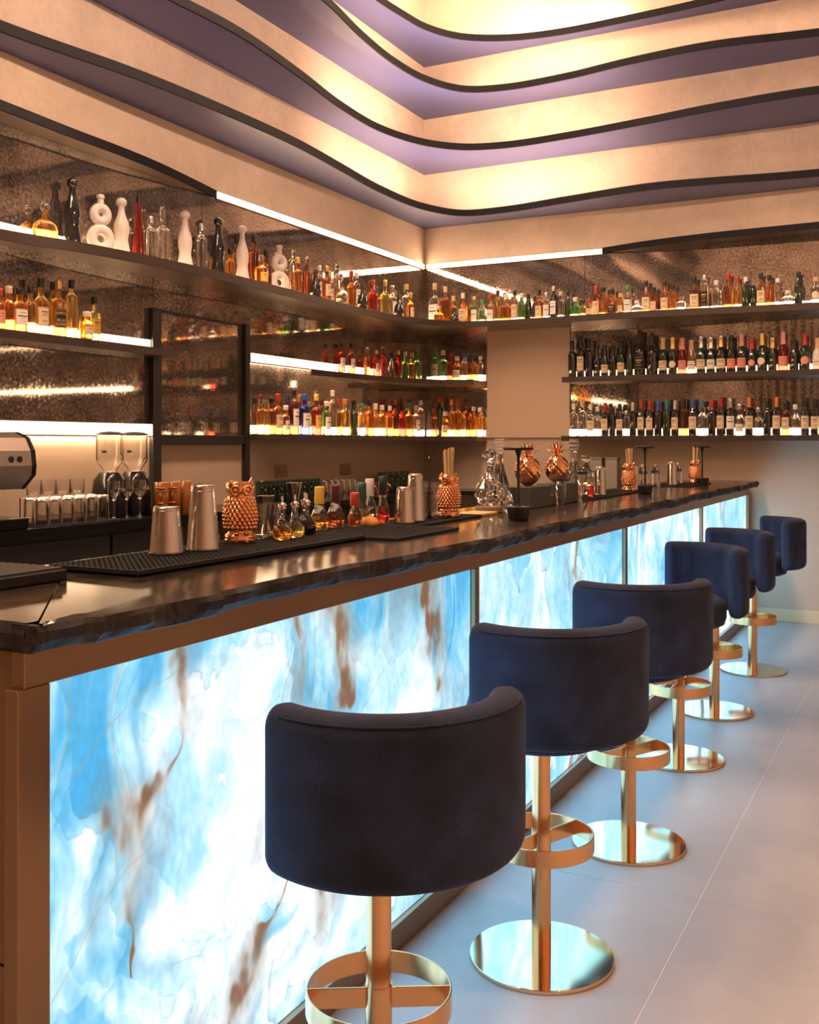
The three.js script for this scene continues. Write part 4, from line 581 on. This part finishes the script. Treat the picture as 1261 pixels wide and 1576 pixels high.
tin('slim steel tin beside the red-filled decanter', -0.3, 5.46, CT + 0.01, 0.155, 0.032, 0.026);
tin('steel tin by the middle table lamp', -0.3, 6.18, CT + 0.01, 0.15, 0.03, 0.024);
tin('steel tin near the end of the bar', -0.27, 7.05, CT + 0.01, 0.16, 0.036, 0.03);
function owl(label, x, d, y, H, sticks, turn = 0.35) {
  const g = thing('copper_owl_mug', label, 'owl mug', x, y, -d, turn); const k = H / 0.18;
  mesh('body', sLathe([[0, 0], [0.044, 0], [0.0455, 0.003], [0.0455, 0.009], [0.043, 0.012], [0.044, 0.016], [0.042, 0.022], [0.037, 0.026], [0.036, 0.034], [0.041, 0.05], [0.0455, 0.075], [0.0445, 0.1], [0.0385, 0.125], [0.0365, 0.133], [0.0405, 0.15], [0.039, 0.166], [0.033, 0.172], [0.03, 0.171], [0.028, 0.16], [0, 0.158]], 40, 2.3, 0.92).scale(k, k, k), copper, g);
  for (const s of [-1, 1]) {
    const e = mesh('ear_tuft', new THREE.ConeGeometry(0.011 * k, 0.024 * k, 10), copper, g); e.position.set(s * 0.027 * k, 0.173 * k, 0.012 * k); e.rotation.z = -s * 0.35;
    const r = mesh('eye', new THREE.TorusGeometry(0.0125 * k, 0.0036 * k, 8, 24), copper, g); r.position.set(s * 0.0165 * k, 0.147 * k, 0.0355 * k); r.rotation.y = s * 0.38;
    const p = mesh('pupil', new THREE.SphereGeometry(0.005 * k, 12, 8), copper, r); p.position.z = 0.001 * k;
    const w = mesh('wing', new THREE.SphereGeometry(0.03 * k, 20, 14).scale(0.4, 1.25, 0.85), copper, g); w.position.set(s * 0.0365 * k, 0.078 * k, 0.002 * k);
    const ft = mesh('foot', new THREE.SphereGeometry(0.01 * k, 12, 8).scale(1, 0.6, 1.3), copper, g); ft.position.set(s * 0.014 * k, 0.027 * k, 0.034 * k);
  }
  const b = mesh('beak', new THREE.ConeGeometry(0.006 * k, 0.018 * k, 8), copper, g); b.position.set(0, 0.141 * k, 0.037 * k); b.rotation.x = Math.PI * 0.92;
  const sc = [], f = new THREE.SphereGeometry(0.0078 * k, 10, 7).scale(0.82, 1.2, 0.6);
  for (let r = 0; r < 8; r++) { const y = (0.046 + r * 0.0105) * k, rad = (0.0392 + 0.0068 * Math.sin((r + 1.4) / 8.5 * Math.PI)) * k; for (let i = -11; i <= 11; i++) { const a = (i + (r % 2) * 0.5) * 0.3; if (Math.abs(a) > 3.1) continue; sc.push(f.clone().rotateX(-0.4).rotateY(a).translate(Math.sin(a) * rad, y, Math.cos(a) * rad * 0.94)); } }
  mesh('breast_feathers', join(sc), copper, g);
  if (sticks) for (let i = 0; i < sticks; i++) { const L = rr(0.1, 0.12), a = i / sticks * 6.28, t = new THREE.CylinderGeometry(0.0042, 0.0042, L, 8); t.translate(0, L / 2, 0); const s = mesh('bamboo_straw', t, straw, g); s.position.set(Math.cos(a) * 0.012, 0.16 * k, Math.sin(a) * 0.012); s.rotation.z = -Math.cos(a) * 0.06; s.rotation.x = Math.sin(a) * 0.06; }
}
owl('copper owl mug without straws beside the tall shaker tin', -0.378, 2.3, mh, 0.176, 0, 0.75);
owl('copper owl mug holding bamboo straws beside the cut mixing glass', -0.33, 3.56, CT + 0.01, 0.17, 8, 0.5);
owl('copper owl mug holding straws behind the middle table lamp', -0.3, 6.05, CT + 0.01, 0.168, 4, 0.5);
owl('copper owl mug holding straws at the far end of the bar', -0.21, 7.5, CT + 0.01, 0.165, 3, 0.5);
function pineapple(label, x, d, y, H) {
  const g = thing('copper_pineapple', label, 'pineapple cup', x, y, -d), B = H * 0.66, r0 = 0.057;
  const s = new THREE.SphereGeometry(1, 56, 40), p = s.attributes.position;
  for (let i = 0; i < p.count; i++) { const X = p.getX(i), Y = p.getY(i), Z = p.getZ(i), a = Math.atan2(Z, X), q = Math.asin(Y), w = Math.cos(q); const n = (Math.abs(Math.sin(a * 5 + q * 6)) ** 0.6 * Math.abs(Math.sin(a * 5 - q * 6)) ** 0.6) * 0.09 * w; const k = 1 + n; p.setXYZ(i, X * r0 * k, B / 2 + Y * B / 2, Z * r0 * k); }
  s.computeVertexNormals(); mesh('body', s, copper, g);
  mesh('collar', sLathe([[0.02, B * 0.965], [0.0205, B * 1.04], [0.014, B * 1.08], [0, B * 1.08]], 20), copper, g);
  for (let i = 0; i < 17; i++) { const ring = i < 7 ? 0 : i < 13 ? 1 : 2, n = [7, 6, 4][ring], a = i / n * 6.283 + ring, L = [0.06, 0.062, 0.055][ring], tilt = [1.15, 0.7, 0.3][ring]; const l = new THREE.ConeGeometry(0.0085, L, 6); l.translate(0, L / 2, 0); l.scale(1, 1, 0.35); const m = mesh('leaf', l, copper, g); m.rotation.order = 'YXZ'; m.rotation.y = a; m.rotation.x = tilt; m.position.set(Math.sin(a) * 0.008, B * 1.03 + ring * 0.008, Math.cos(a) * 0.008); }
}
function caddy(label, x, d, w, h, l) { const g = thing('napkin_caddy', label, 'caddy', x, CT + 0.0005, -d); mesh('box', rbox(w, h, l, 0.003, 0, h / 2, 0), grey, g); mesh('step', rbox(w * 0.9, h * 0.5, l * 0.35, 0.003, 0, h * 0.25, -l * 0.68), grey, g); return g; }
caddy('dark grey stepped caddy under the first copper pineapple', -0.33, 4.42, 0.13, 0.096, 0.26);
caddy('dark grey stepped caddy under the second copper pineapple', -0.33, 4.83, 0.13, 0.096, 0.26);
pineapple('copper pineapple cup on the caddy beside the tall decanter', -0.33, 4.42, CT + 0.097, 0.215);
pineapple('copper pineapple cup on the caddy beside the square-stoppered decanter', -0.33, 4.83, CT + 0.097, 0.215);
for (const [x, d, h, lab] of [[-0.255, 4.66, 0.125, 'tall cut glass jar with black lid between the two caddies'], [-0.25, 4.98, 0.15, 'glass jar with flat black lid past the second caddy']]) { const g = thing('lidded_jar', lab, 'jar', x, CT + 0.0005, -d); mesh('jar', sLathe([[0, 0], [0.024, 0], [0.026, 0.004], [0.026, h * 0.9], [0.02, h * 0.92], [0, h * 0.92]], 12), crystal, g); mesh('lid', sLathe([[0, h * 0.92], [0.029, h * 0.92], [0.029, h], [0, h]], 20), M.black, g); }
// decanters
function crystalDecanter(label, x, d, prof, stop, n, y = CT + 0.001, pow = 2, liquid) {
  const g = thing('crystal_decanter', label, 'decanter', x, y, -d, 0.3); const lg = lathe(prof, n * 2), lp = lg.attributes.position; for (let i = 0; i < lp.count; i++) { const ai = Math.floor(i / prof.length), ri = i % prof.length, kk = ri > 0 && ri < prof.length - 3 && (ai + ri) % 2 ? 0.88 : 1; lp.setX(i, lp.getX(i) * kk); lp.setZ(i, lp.getZ(i) * kk); } let b = lg.toNonIndexed(); b.computeVertexNormals(); mesh('body', pow > 2 ? sLathe(prof, 32, pow) : b, crystal, g);
  if (liquid) mesh('liquid', rbox(0.066, 0.05, 0.066, 0.004, 0, 0.032, 0), GL.rd[1], g);
  mesh('stopper', stop, crystal, g);
}
const fac = (g) => { const h = g.index ? g.toNonIndexed() : g; h.computeVertexNormals(); return h; };
crystalDecanter('squat star-cut crystal decanter with ball stopper on the round wooden block', -0.345, 4.0, [[0, 0], [0.03, 0], [0.05, 0.012], [0.068, 0.045], [0.06, 0.075], [0.034, 0.115], [0.017, 0.14], [0.015, 0.17], [0.025, 0.178], [0.02, 0.184], [0, 0.184]], fac(new THREE.IcosahedronGeometry(0.032, 1).translate(0, 0.213, 0)), 9, CT + 0.028);
crystalDecanter('tall conical crystal decanter with ribbed square stopper', -0.38, 4.2, [[0, 0], [0.055, 0], [0.062, 0.012], [0.06, 0.04], [0.045, 0.1], [0.026, 0.16], [0.018, 0.2], [0.017, 0.245], [0.022, 0.25], [0, 0.252]], join(rbox(0.046, 0.012, 0.046, 0.003, 0, 0.262, 0), rbox(0.05, 0.012, 0.05, 0.003, 0, 0.276, 0), rbox(0.05, 0.012, 0.05, 0.003, 0, 0.29, 0), rbox(0.044, 0.012, 0.044, 0.003, 0, 0.304, 0)), 10);
crystalDecanter('conical crystal decanter with square stopper behind the red-filled one', -0.44, 5.43, [[0, 0], [0.06, 0], [0.066, 0.012], [0.056, 0.06], [0.036, 0.13], [0.02, 0.18], [0.018, 0.235], [0.023, 0.24], [0, 0.242]], join(rbox(0.05, 0.02, 0.05, 0.004, 0, 0.258, 0), rbox(0.056, 0.02, 0.056, 0.004, 0, 0.28, 0), rbox(0.05, 0.014, 0.05, 0.004, 0, 0.3, 0)), 10, CT + 0.01);
crystalDecanter('square crystal decanter with a little red spirit', -0.33, 5.3, [[0, 0], [0.038, 0], [0.042, 0.005], [0.042, 0.13], [0.03, 0.15], [0.016, 0.165], [0.016, 0.185], [0, 0.186]], rbox(0.05, 0.026, 0.05, 0.006, 0, 0.205, 0), 32, CT + 0.01, 6, true);
for (const [x, d, h, lab] of [[-0.4, 5.62, 0.13, 'cut glass pitcher with handle behind the slim steel tin'], [-0.42, 5.82, 0.09, 'low cut glass jug before the third owl']]) { const g = thing('glass_pitcher', lab, 'pitcher', x, CT + 0.01, -d); mesh('body', fac(lathe([[0, 0], [0.035, 0], [0.04, 0.006], [0.044, h * 0.6], [0.04, h], [0.036, h], [0.037, 0.02], [0, 0.018]], 14)), crystal, g); const hd = mesh('handle', new THREE.TorusGeometry(h * 0.26, 0.006, 8, 20, Math.PI), crystal, g); hd.position.set(0.0, h * 0.55, -0.04); hd.rotation.y = Math.PI / 2; hd.rotation.order = 'YXZ'; hd.rotation.z = -Math.PI / 2; }
{ const g = thing('wooden_block', 'round pale wooden block under the star-cut decanter', 'block', -0.345, CT + 0.0005, -4.0); mesh('disc', lathe([[0, 0], [0.058, 0], [0.06, 0.003], [0.06, 0.023], [0.057, 0.026], [0, 0.026]], 40), std({ color: lin(0.28, 0.2, 0.14), roughness: 0.6 }), g); }
{ const g = thing('bamboo_board', 'slim bamboo chopping board between the second owl and the wooden block', 'board', -0.32, CT + 0.0005, -3.815); mesh('board', rbox(0.11, 0.012, 0.16, 0.003, 0, 0.006, 0), std({ color: lin(0.75, 0.47, 0.16), roughness: 0.5 }), g); }
function lamp(label, x, d) { const g = thing('table_lamp', label, 'table lamp', x, CT + 0.0005, -d); mesh('base', lathe([[0, 0], [0.036, 0], [0.04, 0.003], [0.047, 0.045], [0.046, 0.05], [0.012, 0.052], [0.006, 0.06], [0, 0.06]], 8).toNonIndexed(), M.black, g); g.children[0].geometry.computeVertexNormals(); mesh('pole', sLathe([[0.0065, 0.05], [0.0055, 0.2], [0.006, 0.24], [0.014, 0.266], [0, 0.266]], 16), M.black, g); mesh('disc_head', lathe([[0, 0.264], [0.054, 0.266], [0.058, 0.27], [0.058, 0.274], [0.055, 0.277], [0, 0.278]], 48), M.black, g); }
lamp('slim black disc-topped table lamp beside the first caddy', -0.08, 3.655); lamp('slim black disc-topped table lamp before the third owl', -0.165, 5.9); lamp('slim black disc-topped table lamp at the far end of the bar', -0.13, 7.36);
// cruets and syrups
function cruet(label, x, d, liq) { const g = thing('glass_cruet', label, 'cruet', x, mh, -d); mesh('flask', sLathe([[0, 0.001], [0.02, 0], [0.026, 0.006], [0.0285, 0.02], [0.025, 0.036], [0.015, 0.05], [0.0095, 0.065], [0.009, 0.088], [0, 0.089]], 10), crystal, g); mesh('liquid', sLathe([[0.021, 0.001], [0.0268, 0.007], [0.0292, 0.02], [0.0272, 0.032]], 20), liq, g); const p = mesh('steel_pourer', sLathe([[0, 0.088], [0.0115, 0.088], [0.0115, 0.1], [0.008, 0.103], [0.0035, 0.106], [0.0025, 0.124], [0, 0.124]], 16), steel, g); return g; }
const darkLiq = std({ color: lin(0.02, 0.008, 0.005), roughness: 0.1 });
cruet('glass cruet of amber bitters with steel pourer', -0.32, 2.42, GL.am[1]); cruet('glass cruet of pale yellow juice with steel pourer', -0.33, 2.5, GL.yg[1]); cruet('glass cruet of dark bitters beside the yellow one', -0.345, 2.585, darkLiq); cruet('glass cruet of dark bitters beside the small gold-capped bottle', -0.385, 2.635, darkLiq);
for (const [x, d, lab] of [[-0.405, 2.42, 'cut crystal tumbler beside the first copper owl'], [-0.41, 2.5, 'cut crystal tumbler behind the yellow cruet']]) { const g = thing('cut_tumbler', lab, 'tumbler', x, mh, -d); mesh('glass', fac(lathe([[0, 0.008], [0.024, 0], [0.026, 0.003], [0.031, 0.1], [0.0285, 0.1], [0.024, 0.012], [0, 0.01]], 16)), crystal, g); }
function jigger(label, x, d, H, y) { const g = thing('jigger', label, 'jigger', x, y, -d); mesh('cups', lathe([[0.017, 0], [0.0195, 0.001], [0.008, H * 0.4], [0.009, H * 0.42], [0.025, H - 0.001], [0.026, H], [0.0245, H], [0.007, H * 0.44], [0, H * 0.44]], 32), steel, g); }
jigger('small steel jigger behind the yellow cruet', -0.49, 2.58, 0.13, CT + 0.001); jigger('taller steel jigger behind the dark cruets', -0.5, 2.75, 0.155, CT + 0.01);
function syrup(label, x, d, H, R, liq, cap, lb) { const g = thing('syrup_bottle', label, 'syrup bottle', x, CT + 0.01, -d, 0.3); mesh('body', sLathe([[0, 0], [R * 0.9, 0], [R, 0.005], [R, H * 0.3], [R * 0.55, H * 0.52], [0.014, H * 0.58], [0.013, H * 0.7], [0, H * 0.7]], 20), GL.cl[1], g); mesh('liquid', sLathe([[R * 0.92, 0.002], [R + 0.0006, 0.006], [R + 0.0006, H * 0.3], [R * 0.92, H * 0.34]], 24), liq, g); mesh('cap', sLathe([[0.013, H * 0.6], [0.0165, H * 0.6], [0.0165, H * 0.78], [0.0158, H * 0.8], [0.0158, H * 0.985], [0.014, H], [0, H]], 20), cap, g); }
syrup('small syrup bottle with gold cap over amber syrup', -0.455, 2.83, 0.14, 0.03, GL.am[1], CAP.y[1]); syrup('small syrup bottle with dark red cap over dark syrup', -0.455, 2.93, 0.142, 0.03, GL.dr[1], cm(0.06, 0.008, 0.01)); syrup('short syrup bottle with bright red ribbed cap', -0.42, 3.0, 0.115, 0.024, GL.dr[1], CAP.r[1]); syrup('small bottle with green cap and golden syrup', -0.445, 3.09, 0.145, 0.026, GL.go[1], cm(0.01, 0.08, 0.06)); syrup('clear bottle with white cap between green and black caps', -0.47, 3.19, 0.155, 0.03, GL.cl[1], CAP.w[1]); syrup('slim bottle of bright red cordial with black cap', -0.405, 3.17, 0.165, 0.022, GL.rd[1], CAP.k[1]);
{ const g = thing('orange_half', 'halved orange face down on the rubber mat', 'orange', -0.4, CT + 0.0105, -3.07); mesh('peel', lathe([[0.001, 0.03], [0.012, 0.0285], [0.024, 0.021], [0.031, 0.009], [0.032, 0.001], [0.03, 0]], 28), std({ color: lin(0.85, 0.36, 0.04), roughness: 0.5, bumpMap: rep(velvetBump, 3, 3), bumpScale: 0.002 }), g); mesh('cut_face', cyl(0.03, 0.03, 0.001, 28, 0), std({ color: lin(0.9, 0.55, 0.15), roughness: 0.4 }), g); }
{ const g = thing('mixing_glass', 'cut mixing glass with a bar spoon beside the second owl', 'mixing glass', -0.36, CT + 0.01, -3.45); mesh('glass', fac(lathe([[0, 0.012], [0.034, 0], [0.036, 0.004], [0.037, 0.138], [0.034, 0.138], [0.033, 0.014], [0, 0.013]], 18)), crystal, g); const s = thing('bar_spoon', 'thin dark bar spoon standing in the cut mixing glass', 'spoon', -0.36, CT + 0.03, -3.45); mesh('stem', cyl(0.0018, 0.0018, 0.205, 8, 0), M.black, s); mesh('bowl', new THREE.SphereGeometry(0.011, 12, 8).scale(1, 1.3, 0.35), M.black, s); mesh('knob', new THREE.SphereGeometry(0.004, 10, 8).translate(0, 0.207, 0), steel, s); }
for (const [x, d, lab] of [[-0.3, 6.35, 'glass cruet cluster jar with steel top near the middle lamp'], [-0.33, 6.5, 'glass jar with steel spout past the middle lamp'], [-0.28, 6.62, 'small glass jar of orange peel past the middle lamp'], [-0.26, 7.18, 'cut glass tumbler beside the last owl']]) { const g = thing('glass_jar', lab, 'jar', x, CT + 0.0005, -d); mesh('jar', fac(lathe([[0, 0], [0.026, 0], [0.03, 0.006], [0.03, 0.1], [0.02, 0.12], [0, 0.12]], 12)), crystal, g); mesh('top', sLathe([[0.018, 0.12], [0.02, 0.12], [0.02, 0.14], [0.006, 0.145], [0.005, 0.16], [0, 0.16]], 16), steel, g); }

// ================================================================ BACK COUNTER OBJECTS
const BT = 1.0005;
{ // coffee machine: right end seen
  const g = thing('coffee_machine', 'steel coffee machine with dark side rim and two round knobs', 'coffee machine', -2.66, BT, -3.5);
  const prof = [[-0.2, 0.19], [-0.2, 0.42], [-0.16, 0.455], [0.08, 0.455], [0.15, 0.43], [0.185, 0.37], [0.195, 0.3], [0.19, 0.255], [0.12, 0.19]];
  const sh = new THREE.Shape(prof.map(([x, y]) => new THREE.Vector2(x, y))); const ex = (d, s) => { const q = new THREE.ExtrudeGeometry(sh, { depth: d, bevelEnabled: true, bevelSize: 0.004, bevelThickness: 0.004, bevelSegments: 2 }); q.scale(s, s, 1); return q; };
  mesh('upper_body', ex(0.72, 0.985).translate(0, 0.004, 0.03), std({ color: lin(0.55, 0.48, 0.43), metalness: 0.9, roughness: 0.32 }), g);
  mesh('side_rim', ex(0.014, 1).translate(0, 0, 0.006), M.blackGloss, g);
  mesh('column', rbox(0.2, 0.2, 0.66, 0.006, -0.08, 0.1, 0.4), M.blackGloss, g);
  mesh('drip_base', rbox(0.38, 0.055, 0.7, 0.008, 0, 0.0275, 0.39), M.blackGloss, g);
  for (const z of [0.1, 0.15]) { const k = mesh('knob', cyl(0.016, 0.015, 0.014, 20, 0).rotateZ(-Math.PI / 2), M.black, g); k.position.set(0.182, 0.33, z); }
  mesh('cup_rail', new THREE.TorusGeometry(0.004, 0.004, 6, 12).scale(1, 1, 1).translate(-0.1, 0.47, 0.2), steel, g);
}
function grinder(label, d, turn) {
  const g = thing('coffee_grinder', label, 'coffee grinder', -2.72, BT, -d, turn);
  mesh('body', sLathe([[0, 0], [0.085, 0], [0.088, 0.01], [0.085, 0.05], [0.088, 0.12], [0.078, 0.2], [0.05, 0.245], [0, 0.25]], 32, 3), M.blackGloss, g);
  mesh('hopper', sLathe([[0.035, 0.25], [0.04, 0.262], [0.07, 0.3], [0.074, 0.315], [0.074, 0.45], [0.071, 0.45], [0.071, 0.318], [0.036, 0.27], [0.035, 0.25]], 36), crystal, g);
  mesh('hopper_lid', sLathe([[0, 0.452], [0.076, 0.45], [0.076, 0.458], [0.05, 0.468], [0, 0.472]], 36), grey, g);
  const s = mesh('badge', rbox(0.045, 0.016, 0.004, 0.001, 0, 0.15, 0.0), std({ color: lin(0.4, 0.34, 0.28), roughness: 0.5, metalness: 0.5 }), g); s.position.set(0.087, 0, 0.0); s.rotation.y = Math.PI / 2;
  const l = mesh('dosing_lever', cyl(0.007, 0.007, 0.05, 10, 0).rotateX(Math.PI / 2), M.black, g); l.position.set(0.03, 0.36, 0.062); l.scale.set(1, 1, 0.5);
}
grinder('black coffee grinder with clear hopper next to the upturned tumblers', 4.25, 0); grinder('black coffee grinder with clear hopper next to the dark post', 4.445, 0);
const hi = lathe([[0, 0.13], [0.024, 0.131], [0.03, 0.128], [0.0325, 0.118], [0.036, 0], [0.0335, 0], [0.03, 0.108], [0.026, 0.12], [0, 0.121]], 28);
{ let n = 0; for (let r = 0; r < 2; r++) for (let i = 0; i < 6; i++) { n++; const g = thing('highball_glass', 'upturned clear tumbler in the ' + (r ? 'back' : 'front') + ' row, ' + ORD[6 - i] + ' from the grinders', 'glass', -2.56 - r * 0.08, BT + 0.006, -(3.62 + i * 0.082), 0, 'upturned tumblers on the back counter'); mesh('glass', hi, crystal, g); } }
{ const g = thing('glass_mat', 'black ribbed mat under the upturned tumblers', 'mat', -2.6, BT, -3.83); mesh('base', rbox(0.2, 0.003, 0.56, 0.001, 0, 0.0015, 0), M.rubber, g); for (let i = 0; i < 28; i++) mesh('rib', rbox(0.2, 0.003, 0.008, 0.001, 0, 0.0042, -0.27 + i * 0.02, 1), M.rubber, g); }
const wg = lathe([[0, 0.002], [0.032, 0.001], [0.033, 0.003], [0.012, 0.006], [0.0045, 0.014], [0.0038, 0.09], [0.006, 0.1], [0.024, 0.118], [0.034, 0.14], [0.036, 0.158], [0.03, 0.205], [0.0287, 0.205], [0.0345, 0.158], [0.0325, 0.141], [0.022, 0.12], [0, 0.104]], 36);
[['next to the upturned tumblers', -2.575, 4.13], ['between two others before the grinders', -2.575, 4.23], ['next to the amber faced mugs', -2.575, 4.33]].forEach(([w, x, d]) => { const g = thing('wine_glass', 'clear stemmed wine glass ' + w, 'wine glass', x, BT, -d, 0, 'wine glasses before the grinders'); mesh('glass', wg, crystal, g); });
for (let i = 0; i < 4; i++) { const g = thing('rocks_glass', 'upright thin rocks glass on the glass rack, ' + ORD[i + 1] + ' from the coffee machine', 'glass', -2.78, BT + 0.131, -(3.77 + i * 0.1), 0, 'glasses on the rack'); mesh('glass', cached('rg', () => lathe([[0, 0.004], [0.034, 0], [0.036, 0.003], [0.038, 0.085], [0.0365, 0.085], [0.0345, 0.008], [0, 0.007]], 28)), crystal, g); }
{ const g = thing('glass_rack', 'low clear rack carrying the upright rocks glasses', 'rack', -2.78, BT, -3.92); mesh('shelf_plate', rbox(0.1, 0.006, 0.42, 0.002, 0, 0.127, 0), thin, g); for (const [sx, sz] of [[-1, -1], [1, -1], [-1, 1], [1, 1]]) mesh('leg', cyl(0.004, 0.004, 0.124, 8, 0, sx * 0.043, sz * 0.2), steel, g); }
function tiki(label, x, d, color, H, r, y = BT, turn = 0) { const g = thing('face_mug', label, 'mug', x, y, -d, turn); const m = phy({ color, roughness: 0.25, clearcoat: 0.6 }); mesh('body', sLathe([[0, 0], [r * 0.95, 0], [r, 0.004], [r * 0.97, H * 0.5], [r, H * 0.99], [r * 0.95, H], [r * 0.86, H * 0.98], [r * 0.86, 0.02], [0, 0.016]], 24), m, g); const f = [[0, 0.58, 0.2, 0.5, 0.35], [-0.45, 0.72, 0.28, 0.2, 0.2], [0.45, 0.72, 0.28, 0.2, 0.2], [0, 0.36, 0.5, 0.16, 0.25], [0, 0.26, 0.4, 0.12, 0.22], [0, 0.82, 0.75, 0.12, 0.22]]; f.forEach(([a, y, w, h, dp], i) => { const s = mesh(['nose', 'eye', 'eye', 'upper_lip', 'lower_lip', 'brow'][i], new THREE.SphereGeometry(1, 14, 10).scale(w * r, h * H * 0.22, dp * r), m, g); s.position.set(Math.sin(a) * r * 0.95, y * H, Math.cos(a) * r * 0.95); s.rotation.y = a; }); }
const amberCer = lin(0.3, 0.095, 0.012), greenCer = lin(0.018, 0.034, 0.016);
tiki('amber ceramic face mug against the dark post', -2.57, 4.5, amberCer, 0.185, 0.042, BT, 0.6); tiki('amber ceramic face mug between two others by the post', -2.57, 4.6, amberCer, 0.185, 0.042, BT, 0.6); tiki('amber ceramic face mug furthest along from the grinders', -2.57, 4.7, amberCer, 0.185, 0.042, BT, -0.5);
for (let i = 0; i < 8; i++) tiki('dark green ceramic face mug, ' + ORD[i + 1] + ' along the wall past the mirror bay', -2.72, 5.68 + i * 0.095, greenCer, 0.15, 0.043, BT, 1.2);
for (let i = 0; i < 6; i++) { const g = thing('highball_glass', 'upturned clear tumbler past the green mugs, ' + ORD[i + 1] + ' of the row', 'glass', -2.72, BT, -(6.46 + i * 0.085), 0, 'upturned tumblers past the green mugs'); mesh('glass', hi, crystal, g); }
for (let i = 0; i < 3; i++) { const g = thing('copper_cup', 'copper cup near the corner of the back counter, ' + ORD[i + 1] + ' past the tumblers', 'cup', -2.66, BT, -(7.05 + i * 0.12), 0, 'copper cups on the back counter'); mesh('cup', lathe([[0, 0], [0.03, 0], [0.038, 0.01], [0.04, 0.09], [0.038, 0.09], [0.036, 0.012], [0, 0.006]], 28), copper, g); const h = mesh('handle', new THREE.TorusGeometry(0.025, 0.004, 8, 18, Math.PI), copper, g); h.position.set(0.038, 0.05, 0); h.rotation.z = -Math.PI / 2; }
for (let i = 0; i < 5; i++) tiki('dark green ceramic face mug near the corner, ' + ORD[i + 1] + ' past the copper cups', -2.74, 7.42 + i * 0.1, greenCer, 0.17, 0.045, BT, 1.2);
for (const [d, y, lab] of [[6.185, 1.205, 'brass double socket plate above the green mugs'], [7.1, 1.2, 'brass double socket plate above the copper cups']]) { const g = thing('socket_plate', lab, 'socket', WX + 0.0005, y, -d); mesh('plate', rbox(0.008, 0.09, 0.15, 0.002, 0.004, 0, 0), M.bronze, g); for (const z of [-0.037, 0.037]) for (const [y2, z2, w] of [[0.02, 0, 0.006], [-0.005, -0.011, 0.008], [-0.005, 0.011, 0.008]]) mesh('socket_slot', box(0.0078, 0.0086, y2 - 0.006, y2 + 0.006, z + z2 - w / 2, z + z2 + w / 2), M.black, g); }
for (const [x, lab] of [[-1.19, 'grey storage box against the end wall behind the steel tin'], [-1.06, 'grey storage box beside its twin behind the pitcher']]) { const g = thing('storage_box', lab, 'box', x, BT, -8.35); mesh('box', rbox(0.1, 0.27, 0.1, 0.004, 0, 0.135, 0), std({ color: lin(0.3, 0.27, 0.22), roughness: 0.7 }), g); mesh('lid', rbox(0.104, 0.02, 0.104, 0.004, 0, 0.28, 0), std({ color: lin(0.2, 0.18, 0.15), roughness: 0.6 }), g); }
// ================================================================ seen only in the mirrors
{
  const silver = std({ color: lin(0.8, 0.64, 0.45), metalness: 0.85, roughness: 0.35 }), g = thing('rope_curtain', 'twisted metal rope curtain hanging across the wall opposite the end mirrors', 'curtain', 0, 0, 2.6);
  mesh('rail', cyl(0.02, 0.02, 4.7, 12, -2.35).rotateZ(Math.PI / 2).translate(0.5, 3.96, 0), M.black, g);
  class Helix extends THREE.Curve { constructor(p) { super(); this.p = p; } getPoint(t, o = new THREE.Vector3()) { const a = t * 88 + this.p; return o.set(Math.cos(a) * 0.016, t * 3.85, Math.sin(a) * 0.016); } }
  const a = new THREE.TubeGeometry(new Helix(0), 200, 0.02, 6), b = new THREE.TubeGeometry(new Helix(Math.PI), 200, 0.02, 6), rope = join(a, b);
  mesh('backing_cloth', (() => { const c = new THREE.PlaneGeometry(4.6, 3.88, 230, 1), p = c.attributes.position; for (let i = 0; i < p.count; i++) p.setZ(i, Math.sin(p.getX(i) * 34) * 0.025); c.rotateY(Math.PI); c.translate(0.5, 2.02, 0.16); c.computeVertexNormals(); return c; })(), std({ color: lin(0.035, 0.026, 0.022), roughness: 0.9, side: THREE.DoubleSide }), g);
  for (let i = 0; i < 32; i++) { const r = mesh('rope', rope, silver, g); r.position.set(-1.72 + i * 0.14 + rr(-0.02, 0.02), 0.1, rr(-0.03, 0.03)); r.rotation.y = rr(0, 6); }
}

renderer.render(scene, camera);
